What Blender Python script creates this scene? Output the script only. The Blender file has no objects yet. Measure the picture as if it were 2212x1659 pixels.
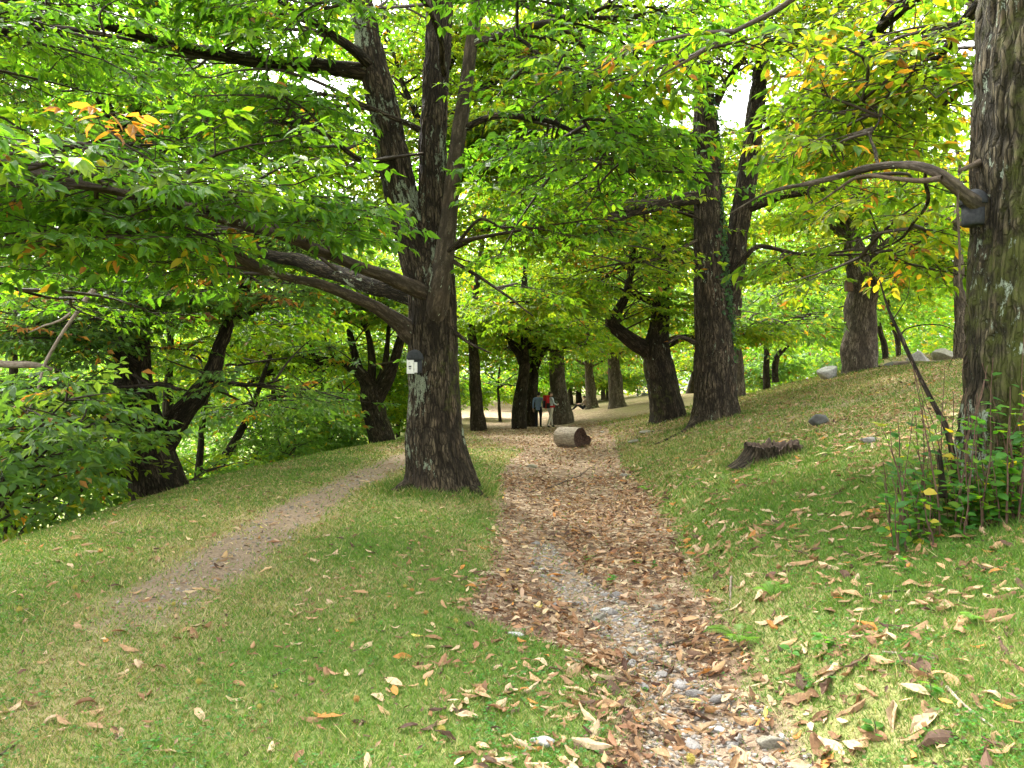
import bpy, bmesh, math, random
import numpy as np
from mathutils import Vector, Matrix

random.seed(5)
RNG = np.random.default_rng(11)
SC = bpy.context.scene
COL = SC.collection

# ------------------------------------------------------------------ camera, sky, sun, exposure
EYE = 1.6
cam_data = bpy.data.cameras.new('camera')
cam = bpy.data.objects.new('camera', cam_data)
COL.objects.link(cam)
cam.location = (0, 0, EYE)
cam.rotation_euler = (math.radians(90), 0, 0)
cam_data.sensor_width = 36.0
cam_data.lens = 27.07
cam_data.clip_start = 0.05
cam_data.clip_end = 2000
SC.camera = cam

SUN_EL, SUN_ROT = math.radians(50), math.radians(-36)
world = bpy.data.worlds.new('World')
SC.world = world
world.use_nodes = True
wn = world.node_tree
wn.nodes.clear()
sky = wn.nodes.new('ShaderNodeTexSky')
sky.sky_type = 'NISHITA'
sky.sun_disc = False
sky.sun_elevation = SUN_EL
sky.sun_rotation = SUN_ROT
sky.dust_density = 4.0
sky.air_density = 1.0
hsv = wn.nodes.new('ShaderNodeHueSaturation')
hsv.inputs['Saturation'].default_value = 0.12
bg = wn.nodes.new('ShaderNodeBackground')
bg.inputs['Strength'].default_value = 0.15
wo = wn.nodes.new('ShaderNodeOutputWorld')
wn.links.new(sky.outputs[0], hsv.inputs['Color'])
wn.links.new(hsv.outputs[0], bg.inputs['Color'])
wn.links.new(bg.outputs[0], wo.inputs['Surface'])

sun_data = bpy.data.lights.new('sun', 'SUN')
sun_data.energy = 1.5
sun_data.angle = math.radians(14)
sun_data.color = (1.0, 0.95, 0.86)
sun = bpy.data.objects.new('sun', sun_data)
COL.objects.link(sun)
to_sun = Vector((math.sin(SUN_ROT) * math.cos(SUN_EL), math.cos(SUN_ROT) * math.cos(SUN_EL), math.sin(SUN_EL)))
sun.rotation_euler = to_sun.to_track_quat('Z', 'Y').to_euler()
sun.location = (-10, 10, 30)

SC.view_settings.view_transform = 'Standard'
SC.view_settings.look = 'None'
SC.view_settings.gamma = 1.0
SC.view_settings.use_curve_mapping = False
SC.view_settings.exposure = 2.95
SC.render.engine = 'CYCLES'
SC.cycles.use_denoising = True
SC.cycles.max_bounces = 8
SC.cycles.diffuse_bounces = 5
SC.cycles.transmission_bounces = 6
SC.cycles.glossy_bounces = 2
SC.cycles.sample_clamp_indirect = 6.0

# ------------------------------------------------------------------ helpers
F, CX, CY = 1663.4, 1106.0, 829.5


def at(px, py, Y):
    """pixel of the 2212 x 1659 photograph at distance Y -> world point"""
    return np.array(((px - CX) / F * Y, Y, EYE - (py - CY) / F * Y))


def _hash(ix, iy, iz, seed):
    h = (ix.astype(np.int64) * 374761393 + iy.astype(np.int64) * 668265263 + iz.astype(np.int64) * 2147483647 + seed * 144665) & 0xFFFFFFFF
    h = ((h ^ (h >> 13)) * 1274126177) & 0xFFFFFFFF
    h = h ^ (h >> 16)
    return (h & 0xFFFFFF) / float(0xFFFFFF)


def vnoise(p, seed=0):
    p = np.asarray(p, float)
    i = np.floor(p)
    f = p - i
    f = f * f * (3 - 2 * f)
    i = i.astype(np.int64)
    r = 0
    for dx in (0, 1):
        wx = f[:, 0] if dx else 1 - f[:, 0]
        for dy in (0, 1):
            wy = f[:, 1] if dy else 1 - f[:, 1]
            for dz in (0, 1):
                wz = f[:, 2] if dz else 1 - f[:, 2]
                r = r + wx * wy * wz * _hash(i[:, 0] + dx, i[:, 1] + dy, i[:, 2] + dz, seed)
    return r


def n2(x, y, s, seed=0):
    x = np.asarray(x, float); y = np.asarray(y, float)
    sh = x.shape
    p = np.stack([x.ravel() / s, y.ravel() / s, np.zeros(x.size) + 0.37], 1)
    return vnoise(p, seed).reshape(sh)


def fb2(x, y, s, seed=0, o=3):
    r, a, t = 0, 1.0, 0
    for k in range(o):
        r = r + a * n2(x, y, s / 2 ** k, seed + k); t += a; a *= .5
    return r / t


def sst(a, b, x):
    t = np.clip((np.asarray(x, float) - a) / (b - a), 0, 1)
    return t * t * (3 - 2 * t)


def unit(v):
    return v / np.maximum(np.linalg.norm(v, axis=-1, keepdims=True), 1e-9)


def new_mesh(name, V, faces, mats=(), midx=None, smooth=False, vec=None, color=None, extra=None):
    """faces: list of (n,k) index arrays"""
    me = bpy.data.meshes.new(name)
    V = np.ascontiguousarray(V, dtype=np.float32)
    me.vertices.add(len(V))
    me.vertices.foreach_set('co', V.ravel())
    faces = [np.asarray(f, dtype=np.int32) for f in faces if len(f)]
    li = np.concatenate([f.ravel() for f in faces])
    tot = np.concatenate([np.full(len(f), f.shape[1], dtype=np.int32) for f in faces])
    st = np.concatenate([[0], np.cumsum(tot)[:-1]]).astype(np.int32)
    me.loops.add(len(li))
    me.loops.foreach_set('vertex_index', li)
    me.polygons.add(len(tot))
    me.polygons.foreach_set('loop_start', st)
    try:
        me.polygons.foreach_set('loop_total', tot)
    except Exception:
        pass
    if midx is not None:
        me.polygons.foreach_set('material_index', np.asarray(midx, dtype=np.int32))
    me.polygons.foreach_set('use_smooth', np.full(len(tot), smooth, dtype=bool))
    me.update(calc_edges=True)
    for m in mats:
        me.materials.append(m)
    if color is not None:
        a = me.attributes.new('tint', 'FLOAT_COLOR', 'POINT')
        c = np.ones((len(V), 4), dtype=np.float32); c[:, :3] = color
        a.data.foreach_set('color', c.ravel())
    if vec is not None:
        a = me.attributes.new('bc', 'FLOAT_VECTOR', 'POINT')
        a.data.foreach_set('vector', np.ascontiguousarray(vec, dtype=np.float32).ravel())
    if extra is not None:
        a = me.attributes.new('mask', 'FLOAT_COLOR', 'POINT')
        c = np.ones((len(V), 4), dtype=np.float32); c[:, :3] = extra
        a.data.foreach_set('color', c.ravel())
    return me


def link(name, data, parent=None, loc=None, kind=None):
    o = bpy.data.objects.new(name, data)
    COL.objects.link(o)
    if parent is not None:
        o.parent = parent
    if loc is not None:
        o.location = loc
    if kind:
        o['kind'] = kind
    return o


def tag(o, label, cat, group=None, kind=None):
    o['label'] = label
    o['category'] = cat
    if group: o['group'] = group
    if kind: o['kind'] = kind
    return o


def thing(name, loc, label, cat, group=None):
    o = link(name, None, loc=tuple(loc))
    o.empty_display_size = .2
    return tag(o, label, cat, group)


# ------------------------------------------------------------------ materials
def mat(name):
    m = bpy.data.materials.new(name)
    m.use_nodes = True
    nt = m.node_tree
    b = nt.nodes['Principled BSDF']
    return m, nt, b


def N(nt, typ, **kw):
    n = nt.nodes.new(typ)
    for k, v in kw.items():
        if k in n.inputs.keys():
            n.inputs[k].default_value = v
        else:
            setattr(n, k, v)
    return n


def attr(nt, name, out='Color'):
    n = nt.nodes.new('ShaderNodeAttribute'); n.attribute_name = name
    return n.outputs[out]


def mixc(nt, fac, a, b, mode='MIX'):
    n = nt.nodes.new('ShaderNodeMix'); n.data_type = 'RGBA'; n.blend_type = mode; n.clamp_factor = True
    for sock, v in ((n.inputs[0], fac), (n.inputs[6], a), (n.inputs[7], b)):
        if isinstance(v, (int, float)): sock.default_value = v
        elif isinstance(v, tuple): sock.default_value = (*v, 1)
        else: nt.links.new(v, sock)
    return n.outputs[2]


def math_n(nt, op, a, b=0.0, clamp=False):
    n = nt.nodes.new('ShaderNodeMath'); n.operation = op; n.use_clamp = clamp
    for sock, v in ((n.inputs[0], a), (n.inputs[1], b)):
        if isinstance(v, (int, float)): sock.default_value = v
        else: nt.links.new(v, sock)
    return n.outputs[0]


def ramp(nt, fac, lo, hi):
    n = nt.nodes.new('ShaderNodeMapRange'); n.interpolation_type = 'SMOOTHSTEP'
    nt.links.new(fac, n.inputs[0]); n.inputs[1].default_value = lo; n.inputs[2].default_value = hi
    return n.outputs[0]


def noise(nt, vec, scale, detail=4, rough=.55):
    n = nt.nodes.new('ShaderNodeTexNoise')
    n.inputs['Scale'].default_value = scale; n.inputs['Detail'].default_value = detail; n.inputs['Roughness'].default_value = rough
    if vec is not None: nt.links.new(vec, n.inputs['Vector'])
    return n.outputs[0]


def mapping(nt, vec, s):
    n = nt.nodes.new('ShaderNodeMapping'); n.inputs['Scale'].default_value = s
    nt.links.new(vec, n.inputs['Vector'])
    return n.outputs[0]


def bump(nt, h, b, strength, dist):
    n = nt.nodes.new('ShaderNodeBump'); n.inputs['Strength'].default_value = strength; n.inputs['Distance'].default_value = dist
    nt.links.new(h, n.inputs['Height']); nt.links.new(n.outputs[0], b.inputs['Normal'])


def m_bark(name, dark, light, lich=(0.36, 0.40, 0.28), moss=(0.075, 0.085, 0.018), vstretch=.17, bstr=1.0, crack=24., crack_amt=.85):
    m, nt, b = mat(name)
    bc = attr(nt, 'bc', 'Vector')
    mk = attr(nt, 'mask')
    sep = nt.nodes.new('ShaderNodeSeparateColor'); nt.links.new(mk, sep.inputs[0])
    st = mapping(nt, bc, (1, 1, vstretch))
    n1 = noise(nt, st, 42, 7, .75)
    nb = noise(nt, bc, 2.2, 3)
    c = mixc(nt, ramp(nt, n1, .40, .62), dark, light)
    c = mixc(nt, math_n(nt, 'MULTIPLY', ramp(nt, nb, .45, .75), .5), c, tuple(0.6 * a + 0.4 * bb for a, bb in zip(light, (0.14, 0.07, 0.04))))
    c = mixc(nt, math_n(nt, 'MULTIPLY', sep.outputs[0], .85), c, tuple(.55 * x for x in dark))
    # bark plates divided by narrow upright cracks
    vc = nt.nodes.new('ShaderNodeTexVoronoi'); vc.feature = 'DISTANCE_TO_EDGE'; vc.inputs['Scale'].default_value = crack
    wv = nt.nodes.new('ShaderNodeTexNoise'); wv.inputs['Scale'].default_value = 9; wv.inputs['Detail'].default_value = 3; nt.links.new(bc, wv.inputs['Vector'])
    wm = nt.nodes.new('ShaderNodeVectorMath'); wm.operation = 'MULTIPLY_ADD'; nt.links.new(wv.outputs['Color'], wm.inputs[0]); wm.inputs[1].default_value = (.05, .05, .05); nt.links.new(mapping(nt, bc, (1, 1, .15)), wm.inputs[2])
    nt.links.new(wm.outputs[0], vc.inputs['Vector'])
    ck = ramp(nt, vc.outputs['Distance'], .015, .16)
    c = mixc(nt, math_n(nt, 'MULTIPLY', math_n(nt, 'SUBTRACT', 1.0, ck), crack_amt), c, tuple(.45 * x for x in dark))
    # moss
    nm = noise(nt, bc, 7, 5, .65)
    fm = ramp(nt, math_n(nt, 'ADD', math_n(nt, 'MULTIPLY', nm, .7), sep.outputs[1]), .75, .98)
    c = mixc(nt, math_n(nt, 'MULTIPLY', fm, .85), c, moss)
    # lichen flakes
    sl = mapping(nt, bc, (1, 1, .42))
    nl = noise(nt, sl, 13, 7, .72)
    fl = ramp(nt, math_n(nt, 'ADD', nl, sep.outputs[2]), .66, .70)
    fine = noise(nt, bc, 70, 2)
    c = mixc(nt, math_n(nt, 'MULTIPLY', fl, ramp(nt, fine, .25, .5)), c, lich)
    nt.links.new(c, b.inputs['Base Color'])
    b.inputs['Roughness'].default_value = .9
    b.inputs['Specular IOR Level'].default_value = .15
    hb = math_n(nt, 'ADD', math_n(nt, 'ADD', noise(nt, st, 60, 5, .75), math_n(nt, 'MULTIPLY', ck, 1.1 * crack_amt)), math_n(nt, 'MULTIPLY', fl, .25))
    bump(nt, hb, b, bstr, .02)
    return m


BARK = m_bark('bark_furrowed', (0.030, 0.023, 0.014), (0.138, 0.108, 0.066), (0.22, 0.25, 0.165))
BARK_MOSSY = m_bark('bark_mossy', (0.026, 0.022, 0.012), (0.122, 0.102, 0.060), (0.25, 0.295, 0.215), (0.060, 0.070, 0.014))
BARK_GREY = m_bark('bark_grey', (0.095, 0.075, 0.055), (0.29, 0.235, 0.175))
BARK_DARK = m_bark('bark_dark', (0.026, 0.020, 0.0125), (0.105, 0.083, 0.051))
BARK_LIMB = m_bark('bark_limb', (0.062, 0.050, 0.037), (0.135, 0.111, 0.084), vstretch=.4, bstr=.7, crack_amt=.25)
BARK_SMOOTH = m_bark('bark_smooth', (0.050, 0.039, 0.026), (0.118, 0.092, 0.062), vstretch=.45, bstr=.7, crack_amt=.25)
BARK_PALE = m_bark('bark_pale', (0.17, 0.13, 0.10), (0.33, 0.27, 0.21), vstretch=.4, bstr=.25, crack_amt=.2)


def m_leaf(name, rough=.42, trans=.58, spec=.45, tmul=(2.3, 2.2, .6)):
    m, nt, b = mat(name)
    t = attr(nt, 'tint')
    nt.links.new(t, b.inputs['Base Color'])
    b.inputs['Roughness'].default_value = rough
    b.inputs['Specular IOR Level'].default_value = spec
    tr = nt.nodes.new('ShaderNodeBsdfTranslucent')
    c = mixc(nt, 1.0, t, tmul, 'MULTIPLY')
    nt.links.new(c, tr.inputs['Color'])
    mx = nt.nodes.new('ShaderNodeMixShader'); mx.inputs[0].default_value = trans
    nt.links.new(b.outputs[0], mx.inputs[1]); nt.links.new(tr.outputs[0], mx.inputs[2])
    out = nt.nodes['Material Output']
    nt.links.new(mx.outputs[0], out.inputs['Surface'])
    return m


LEAF = m_leaf('leaf_green', .5, .58, .32)
BLADE = m_leaf('grass_blade', .6, .3, .2, (1.3, 1.35, .8))
LITTER = m_leaf('dry_leaf', .75, .15, .2, (1.2, 1.0, .7))


def m_leaf_plain(name, colr, rough=.75, trans=.15, spec=.2, tmul=(1.2, 1.0, .7), var=.25):
    m, nt, b = mat(name)
    oi = nt.nodes.new('ShaderNodeObjectInfo')
    tc = nt.nodes.new('ShaderNodeTexCoord')
    nz = noise(nt, tc.outputs['Object'], 9, 3)
    c = mixc(nt, ramp(nt, nz, .35, .7), colr, tuple(x * (1 - var * 1.2) for x in colr))
    hs = nt.nodes.new('ShaderNodeHueSaturation')
    hs.inputs['Hue'].default_value = .5
    v = math_n(nt, 'ADD', math_n(nt, 'MULTIPLY', oi.outputs['Random'], .5), .75)
    nt.links.new(v, hs.inputs['Value']); nt.links.new(c, hs.inputs['Color'])
    nt.links.new(hs.outputs[0], b.inputs['Base Color'])
    b.inputs['Roughness'].default_value = rough
    b.inputs['Specular IOR Level'].default_value = spec
    tr = nt.nodes.new('ShaderNodeBsdfTranslucent')
    c2 = mixc(nt, 1.0, hs.outputs[0], tmul, 'MULTIPLY')
    nt.links.new(c2, tr.inputs['Color'])
    mx = nt.nodes.new('ShaderNodeMixShader'); mx.inputs[0].default_value = trans
    nt.links.new(b.outputs[0], mx.inputs[1]); nt.links.new(tr.outputs[0], mx.inputs[2])
    nt.links.new(mx.outputs[0], nt.nodes['Material Output'].inputs['Surface'])
    return m


def m_plain(name, c, rough=.7, nscale=0, var=.3, bstr=0, spec=.3):
    m, nt, b = mat(name)
    b.inputs['Roughness'].default_value = rough
    b.inputs['Specular IOR Level'].default_value = spec
    if nscale:
        tc = nt.nodes.new('ShaderNodeTexCoord')
        nz = noise(nt, tc.outputs['Object'], nscale, 5, .6)
        cc = mixc(nt, ramp(nt, nz, .3, .7), tuple(x * (1 - var) for x in c), tuple(min(1, x * (1 + var)) for x in c))
        nt.links.new(cc, b.inputs['Base Color'])
        if bstr: bump(nt, nz, b, bstr, .02)
    else:
        b.inputs['Base Color'].default_value = (*c, 1)
    return m


def m_stone(name, c, lich=(0.42, 0.43, 0.34)):
    m, nt, b = mat(name)
    tc = nt.nodes.new('ShaderNodeTexCoord'); oi = nt.nodes.new('ShaderNodeObjectInfo')
    ad = nt.nodes.new('ShaderNodeVectorMath'); ad.operation = 'ADD'
    nt.links.new(tc.outputs['Object'], ad.inputs[0]); nt.links.new(oi.outputs['Location'], ad.inputs[1])
    n1 = noise(nt, ad.outputs[0], 14, 6, .65)
    n3 = noise(nt, ad.outputs[0], 4, 4, .6)
    cc = mixc(nt, ramp(nt, n1, .3, .7), tuple(.6 * x for x in c), tuple(1.25 * x for x in c))
    cc = mixc(nt, math_n(nt, 'MULTIPLY', ramp(nt, n3, .55, .68), .6), cc, lich)
    hs = nt.nodes.new('ShaderNodeHueSaturation')
    nt.links.new(math_n(nt, 'ADD', math_n(nt, 'MULTIPLY', oi.outputs['Random'], .5), .75), hs.inputs['Value'])
    nt.links.new(cc, hs.inputs['Color']); nt.links.new(hs.outputs[0], b.inputs['Base Color'])
    b.inputs['Roughness'].default_value = .85
    bump(nt, n1, b, .5, .02)
    return m


STONE = m_stone('stone_grey', (0.20, 0.185, 0.165), (0.27, 0.25, 0.21))
STONE_DARK = m_stone('stone_dark', (0.07, 0.07, 0.06), (0.08, 0.11, 0.03))
STONE_MOSS = m_stone('stone_mossy', (0.19, 0.175, 0.13), (0.14, 0.14, 0.07))


def m_ground():
    m, nt, b = mat('ground_soil')
    geo = nt.nodes.new('ShaderNodeNewGeometry')
    pos = geo.outputs['Position']
    mk = attr(nt, 'mask')
    sep = nt.nodes.new('ShaderNodeSeparateColor'); nt.links.new(mk, sep.inputs[0])
    nA = noise(nt, pos, 1.1, 5, .6)
    nF = noise(nt, pos, 38, 5, .7)
    nM = noise(nt, pos, 9, 4, .6)
    green = mixc(nt, ramp(nt, nF, .3, .7), (0.060, 0.105, 0.018), (0.150, 0.205, 0.048))
    straw = mixc(nt, ramp(nt, nF, .3, .7), (0.17, 0.145, 0.058), (0.33, 0.285, 0.135))
    g = mixc(nt, ramp(nt, math_n(nt, 'ADD', math_n(nt, 'MULTIPLY', nM, .5), math_n(nt, 'MULTIPLY', sep.outputs[2], .7)), .38, .82), green, straw)
    dirt = mixc(nt, ramp(nt, nF, .3, .7), (0.14, 0.10, 0.066), (0.31, 0.235, 0.16))
    vor = nt.nodes.new('ShaderNodeTexVoronoi'); vor.inputs['Scale'].default_value = 11
    mpv = mapping(nt, pos, (1, 1.4, 1)); nt.links.new(mpv, vor.inputs['Vector'])
    vs = nt.nodes.new('ShaderNodeSeparateColor'); nt.links.new(vor.outputs['Color'], vs.inputs[0])
    lit = mixc(nt, vs.outputs[0], (0.11, 0.072, 0.046), (0.34, 0.245, 0.16))
    lit = mixc(nt, ramp(nt, vs.outputs[1], .8, .9), lit, (0.46, 0.37, 0.25))
    lit = mixc(nt, math_n(nt, 'MULTIPLY', ramp(nt, nF, .4, .7), .4), lit, (0.12, 0.075, 0.045))
    c = mixc(nt, ramp(nt, math_n(nt, 'ADD', sep.outputs[0], math_n(nt, 'MULTIPLY', nM, .5)), .45, .95), g, dirt)
    c = mixc(nt, ramp(nt, math_n(nt, 'ADD', sep.outputs[1], math_n(nt, 'MULTIPLY', nM, .6)), .55, .95), c, lit)
    nt.links.new(c, b.inputs['Base Color'])
    b.inputs['Roughness'].default_value = .95
    b.inputs['Specular IOR Level'].default_value = .1
    bump(nt, math_n(nt, 'ADD', nF, vor.outputs['Distance']), b, .6, .03)
    return m


GROUND = m_ground()

# ------------------------------------------------------------------ terrain
YT = np.array([0, 3.2, 4.0, 4.5, 5.66, 7.2, 9.8, 15.6, 20, 28, 40, 300])
WL = np.array([-.1, 0.25, .62, .5, -.45, -.25, -.25, -.2, .2, -1.5, -2.0, -2.])
WR = np.array([1.4, 1.38, 1.36, 1.38, 1.5, 1.75, 2.0, 2.3, 2.8, 3.6, 4., 4.])
SX = np.array([.6, .82, .95, .92, .72, .36, .33, .35, .6, 1., 1., 1.])


def xcrest(y):
    return np.interp(y, [0, 15, 25, 34, 60, 300], [4.2, 4.2, 3.0, 2.6, 6.0, 30.])


def hgt(x, y, rough=True):
    x = np.asarray(x, float); y = np.asarray(y, float)
    fade = 1 - sst(10, 20, y)
    wr = np.interp(y, YT, WR)
    cx = np.interp(y, YT, (WL + WR) / 2)
    # right slope
    s = np.log1p(np.exp(np.clip((x - 2.3) * 3, -30, 30))) / 3
    sl = np.where(s < 9, .25 * s, .25 * 9 + .05 * (s - 9))
    sl = np.where(s > 15, .25 * 9 + .3 + .22 * (s - 15), sl)
    sl = sl * (1 - .36 * sst(22, 40, y)) * (1 - .6 * sst(45, 90, y))
    z = np.minimum(sl, 14)
    z = z + .23 * fade * sst(-.05, .45, x - wr)
    # gully
    hw = (wr - np.interp(y, YT, WL)) / 2
    z = z - .13 * (1 - sst(18, 26, y)) * np.exp(-((x - cx) / np.maximum(hw, .2)) ** 2)
    # left drop
    d = np.maximum(0, -x - xcrest(y))
    z = z - np.where(d < 3.3, .09 * d * d, .09 * 3.3 ** 2 + .6 * (d - 3.3)) * np.where(d > 40, 40 / np.maximum(d, 1), 1)
    # gentle descent of the path
    z = z - .45 * sst(14, 38, y)
    z = z - .4 * sst(60, 140, y)
    # knoll under the leaning trees at the right
    z = z + .25 * np.exp(-(((x - 4.9) / 1.3) ** 2 + ((y - 18.7) / 1.8) ** 2)) * .4
    z = z + .14 * np.exp(-(((x + 1.0) / 1.1) ** 2 + ((y - 11.4) / 1.2) ** 2))
    z = z + .30 * np.exp(-(((x - 4.6) / .9) ** 2 + ((y - 6.7) / 1.0) ** 2))
    z = z + 1.35 * np.exp(-(((x - 17.0) / 4.0) ** 2 + ((y - 31.5) / 3.0) ** 2))
    if rough:
        amp = .02 + .05 * sst(1.5, 4, x)
        z = z + amp * (fb2(x, y, .8, 3) - .5) * 1.6 + .012 * (fb2(x, y, .16, 9) - .5) + .10 * (fb2(x, y, 4.5, 21) - .5) * sst(4, 12, y)
    return z


def h1(x, y):
    return float(hgt(np.array([x]), np.array([y]))[0])


def ground_at(px, py):
    """first ground point behind a pixel of the photograph"""
    Y = np.concatenate([np.arange(2.2, 40, .02), np.arange(40, 160, .2)])
    X = (px - CX) / F * Y
    Z = EYE - (py - CY) / F * Y
    H = hgt(X, Y)
    k = np.argmax(H >= Z)
    if not (H >= Z).any(): k = len(Y) - 1
    return np.array((X[k], Y[k], H[k]))


def masks(x, y):
    wl = np.interp(y, YT, WL); wr = np.interp(y, YT, WR); sx = np.interp(y, YT, SX)
    wob = (fb2(x, y, .7, 31) - .5) * .9
    e = np.minimum(x - wl, wr - x) + wob * .45
    gul = sst(-.12, .25, e)
    # litter of the flat wood beyond
    flat = .85 * sst(15, 21, y) * sst(-.5, .6, x + xcrest(y) + wob) * (1 - sst(3.0, 6.5, x - .05 * y)) * (.55 + .6 * (fb2(x, y, 3.0, 41) - .4))
    slope = sst(3.0, 5.5, x) * .42 * sst(7, 12, y) * (.3 + 1.5 * fb2(x, y, 1.6, 51))
    lit = np.clip(np.maximum(np.maximum(gul, flat), slope), 0, 1)
    # left trodden path
    pc = np.interp(y, [4, 5.6, 9.8, 16.6, 24], [-2.5, -2.62, -2.7, -2.35, -1.9])
    pd = np.abs(x - pc + .25 * (fb2(x, y, 1.0, 61) - .5))
    path = (1 - sst(.10, .68, pd)) * sst(3.6, 6.6, y) * (1 - .6 * sst(17, 24, y)) * (.40 + .95 * fb2(x, y, .45, 63))
    bare = (1 - sst(.06, .34, np.abs(x - sx + .35 * wob))) * (1 - .75 * sst(6.5, 9, y)) * (1 - sst(11, 15, y)) * (.25 + 1.1 * fb2(x, y, .6, 71))
    bare = np.maximum(bare, gul * (1 - sst(3.6, 4.6, y)) * .8 * sst(.6, 1.0, x))
    dirt = np.clip(np.maximum(path, bare), 0, 1)
    lit = lit * (1 - .75 * np.clip(bare, 0, 1))
    dry = fb2(x, y, 1.5, 81)
    dry = np.clip(dry + .25 * (1 - sst(.3, 1.1, pd)) + .25 * sst(12, 22, y) * sst(-3.5, 0, x) - .22 * sst(1.5, 3, x) * (1 - sst(9, 13, y)), 0, 1)
    return dirt, lit, dry


def grow_axis(lo_hi, step, g, lo, hi):
    a, b = lo_hi
    c = list(np.arange(a, b, step))
    v, s = b, step
    while v < hi:
        c.append(v); s *= g; v += s
    c.append(hi)
    v, s = a, step
    pre = []
    while v > lo:
        s *= g; v -= s; pre.append(max(v, lo))
    return np.array(sorted(set(pre)) + c)


xs = grow_axis((-6.2, 7.0), .07, 1.045, -160, 200)
ys = [-12, -8, -5, -3, -1.5, -.5, .3, .9, 1.3, 1.6, 1.9, 2.1]
y = 2.25
while y < 420:
    ys.append(y); y += max(.055, .0125 * y)
ys = np.array(ys)
gx, gy = np.meshgrid(xs, ys)
gz = hgt(gx, gy)
md, ml, mdry = masks(gx, gy)
nx, ny = len(xs), len(ys)
idx = np.arange(nx * ny).reshape(ny, nx)
quads = np.stack([idx[:-1, :-1], idx[:-1, 1:], idx[1:, 1:], idx[1:, :-1]], -1).reshape(-1, 4)
V = np.stack([gx.ravel(), gy.ravel(), gz.ravel()], 1)
gme = new_mesh('ground', V, [quads], [GROUND], smooth=True, extra=np.stack([md.ravel(), ml.ravel(), mdry.ravel()], 1))
ground = link('ground', gme, kind='structure')
ground['label'] = 'grassy woodland floor falling away left and rising in a slope to the right'


# ------------------------------------------------------------------ tubes (trunks and limbs)
def catmull(P, n):
    P = np.asarray(P, float)
    if len(P) == 2: P = np.stack([P[0], (P[0] + P[1]) / 2, P[1]])
    Q = np.vstack([2 * P[0] - P[1], P, 2 * P[-1] - P[-2]])
    seg = np.linalg.norm(np.diff(P[:, :3], axis=0), axis=1)
    cum = np.concatenate([[0], np.cumsum(seg)])
    t = np.linspace(0, cum[-1], n)
    k = np.clip(np.searchsorted(cum, t, side='right') - 1, 0, len(seg) - 1)
    u = ((t - cum[k]) / np.maximum(seg[k], 1e-9))[:, None]
    p0, p1, p2, p3 = Q[k], Q[k + 1], Q[k + 2], Q[k + 3]
    return .5 * ((2 * p1) + (-p0 + p2) * u + (2 * p0 - 5 * p1 + 4 * p2 - p3) * u ** 2 + (-p0 + 3 * p1 - 3 * p2 + p3) * u ** 3), t


def frames(C):
    T = unit(np.gradient(C, axis=0))
    A = np.zeros_like(C)
    ref = np.array([1., 0, 0]) if abs(T[0, 0]) < .8 else np.array([0, 1., 0])
    a = unit(ref - T[0] * (ref @ T[0]))
    for i in range(len(C)):
        a = a - T[i] * (a @ T[i]); a = a / np.linalg.norm(a)
        A[i] = a
    return T, A, np.cross(T, A)


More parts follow.
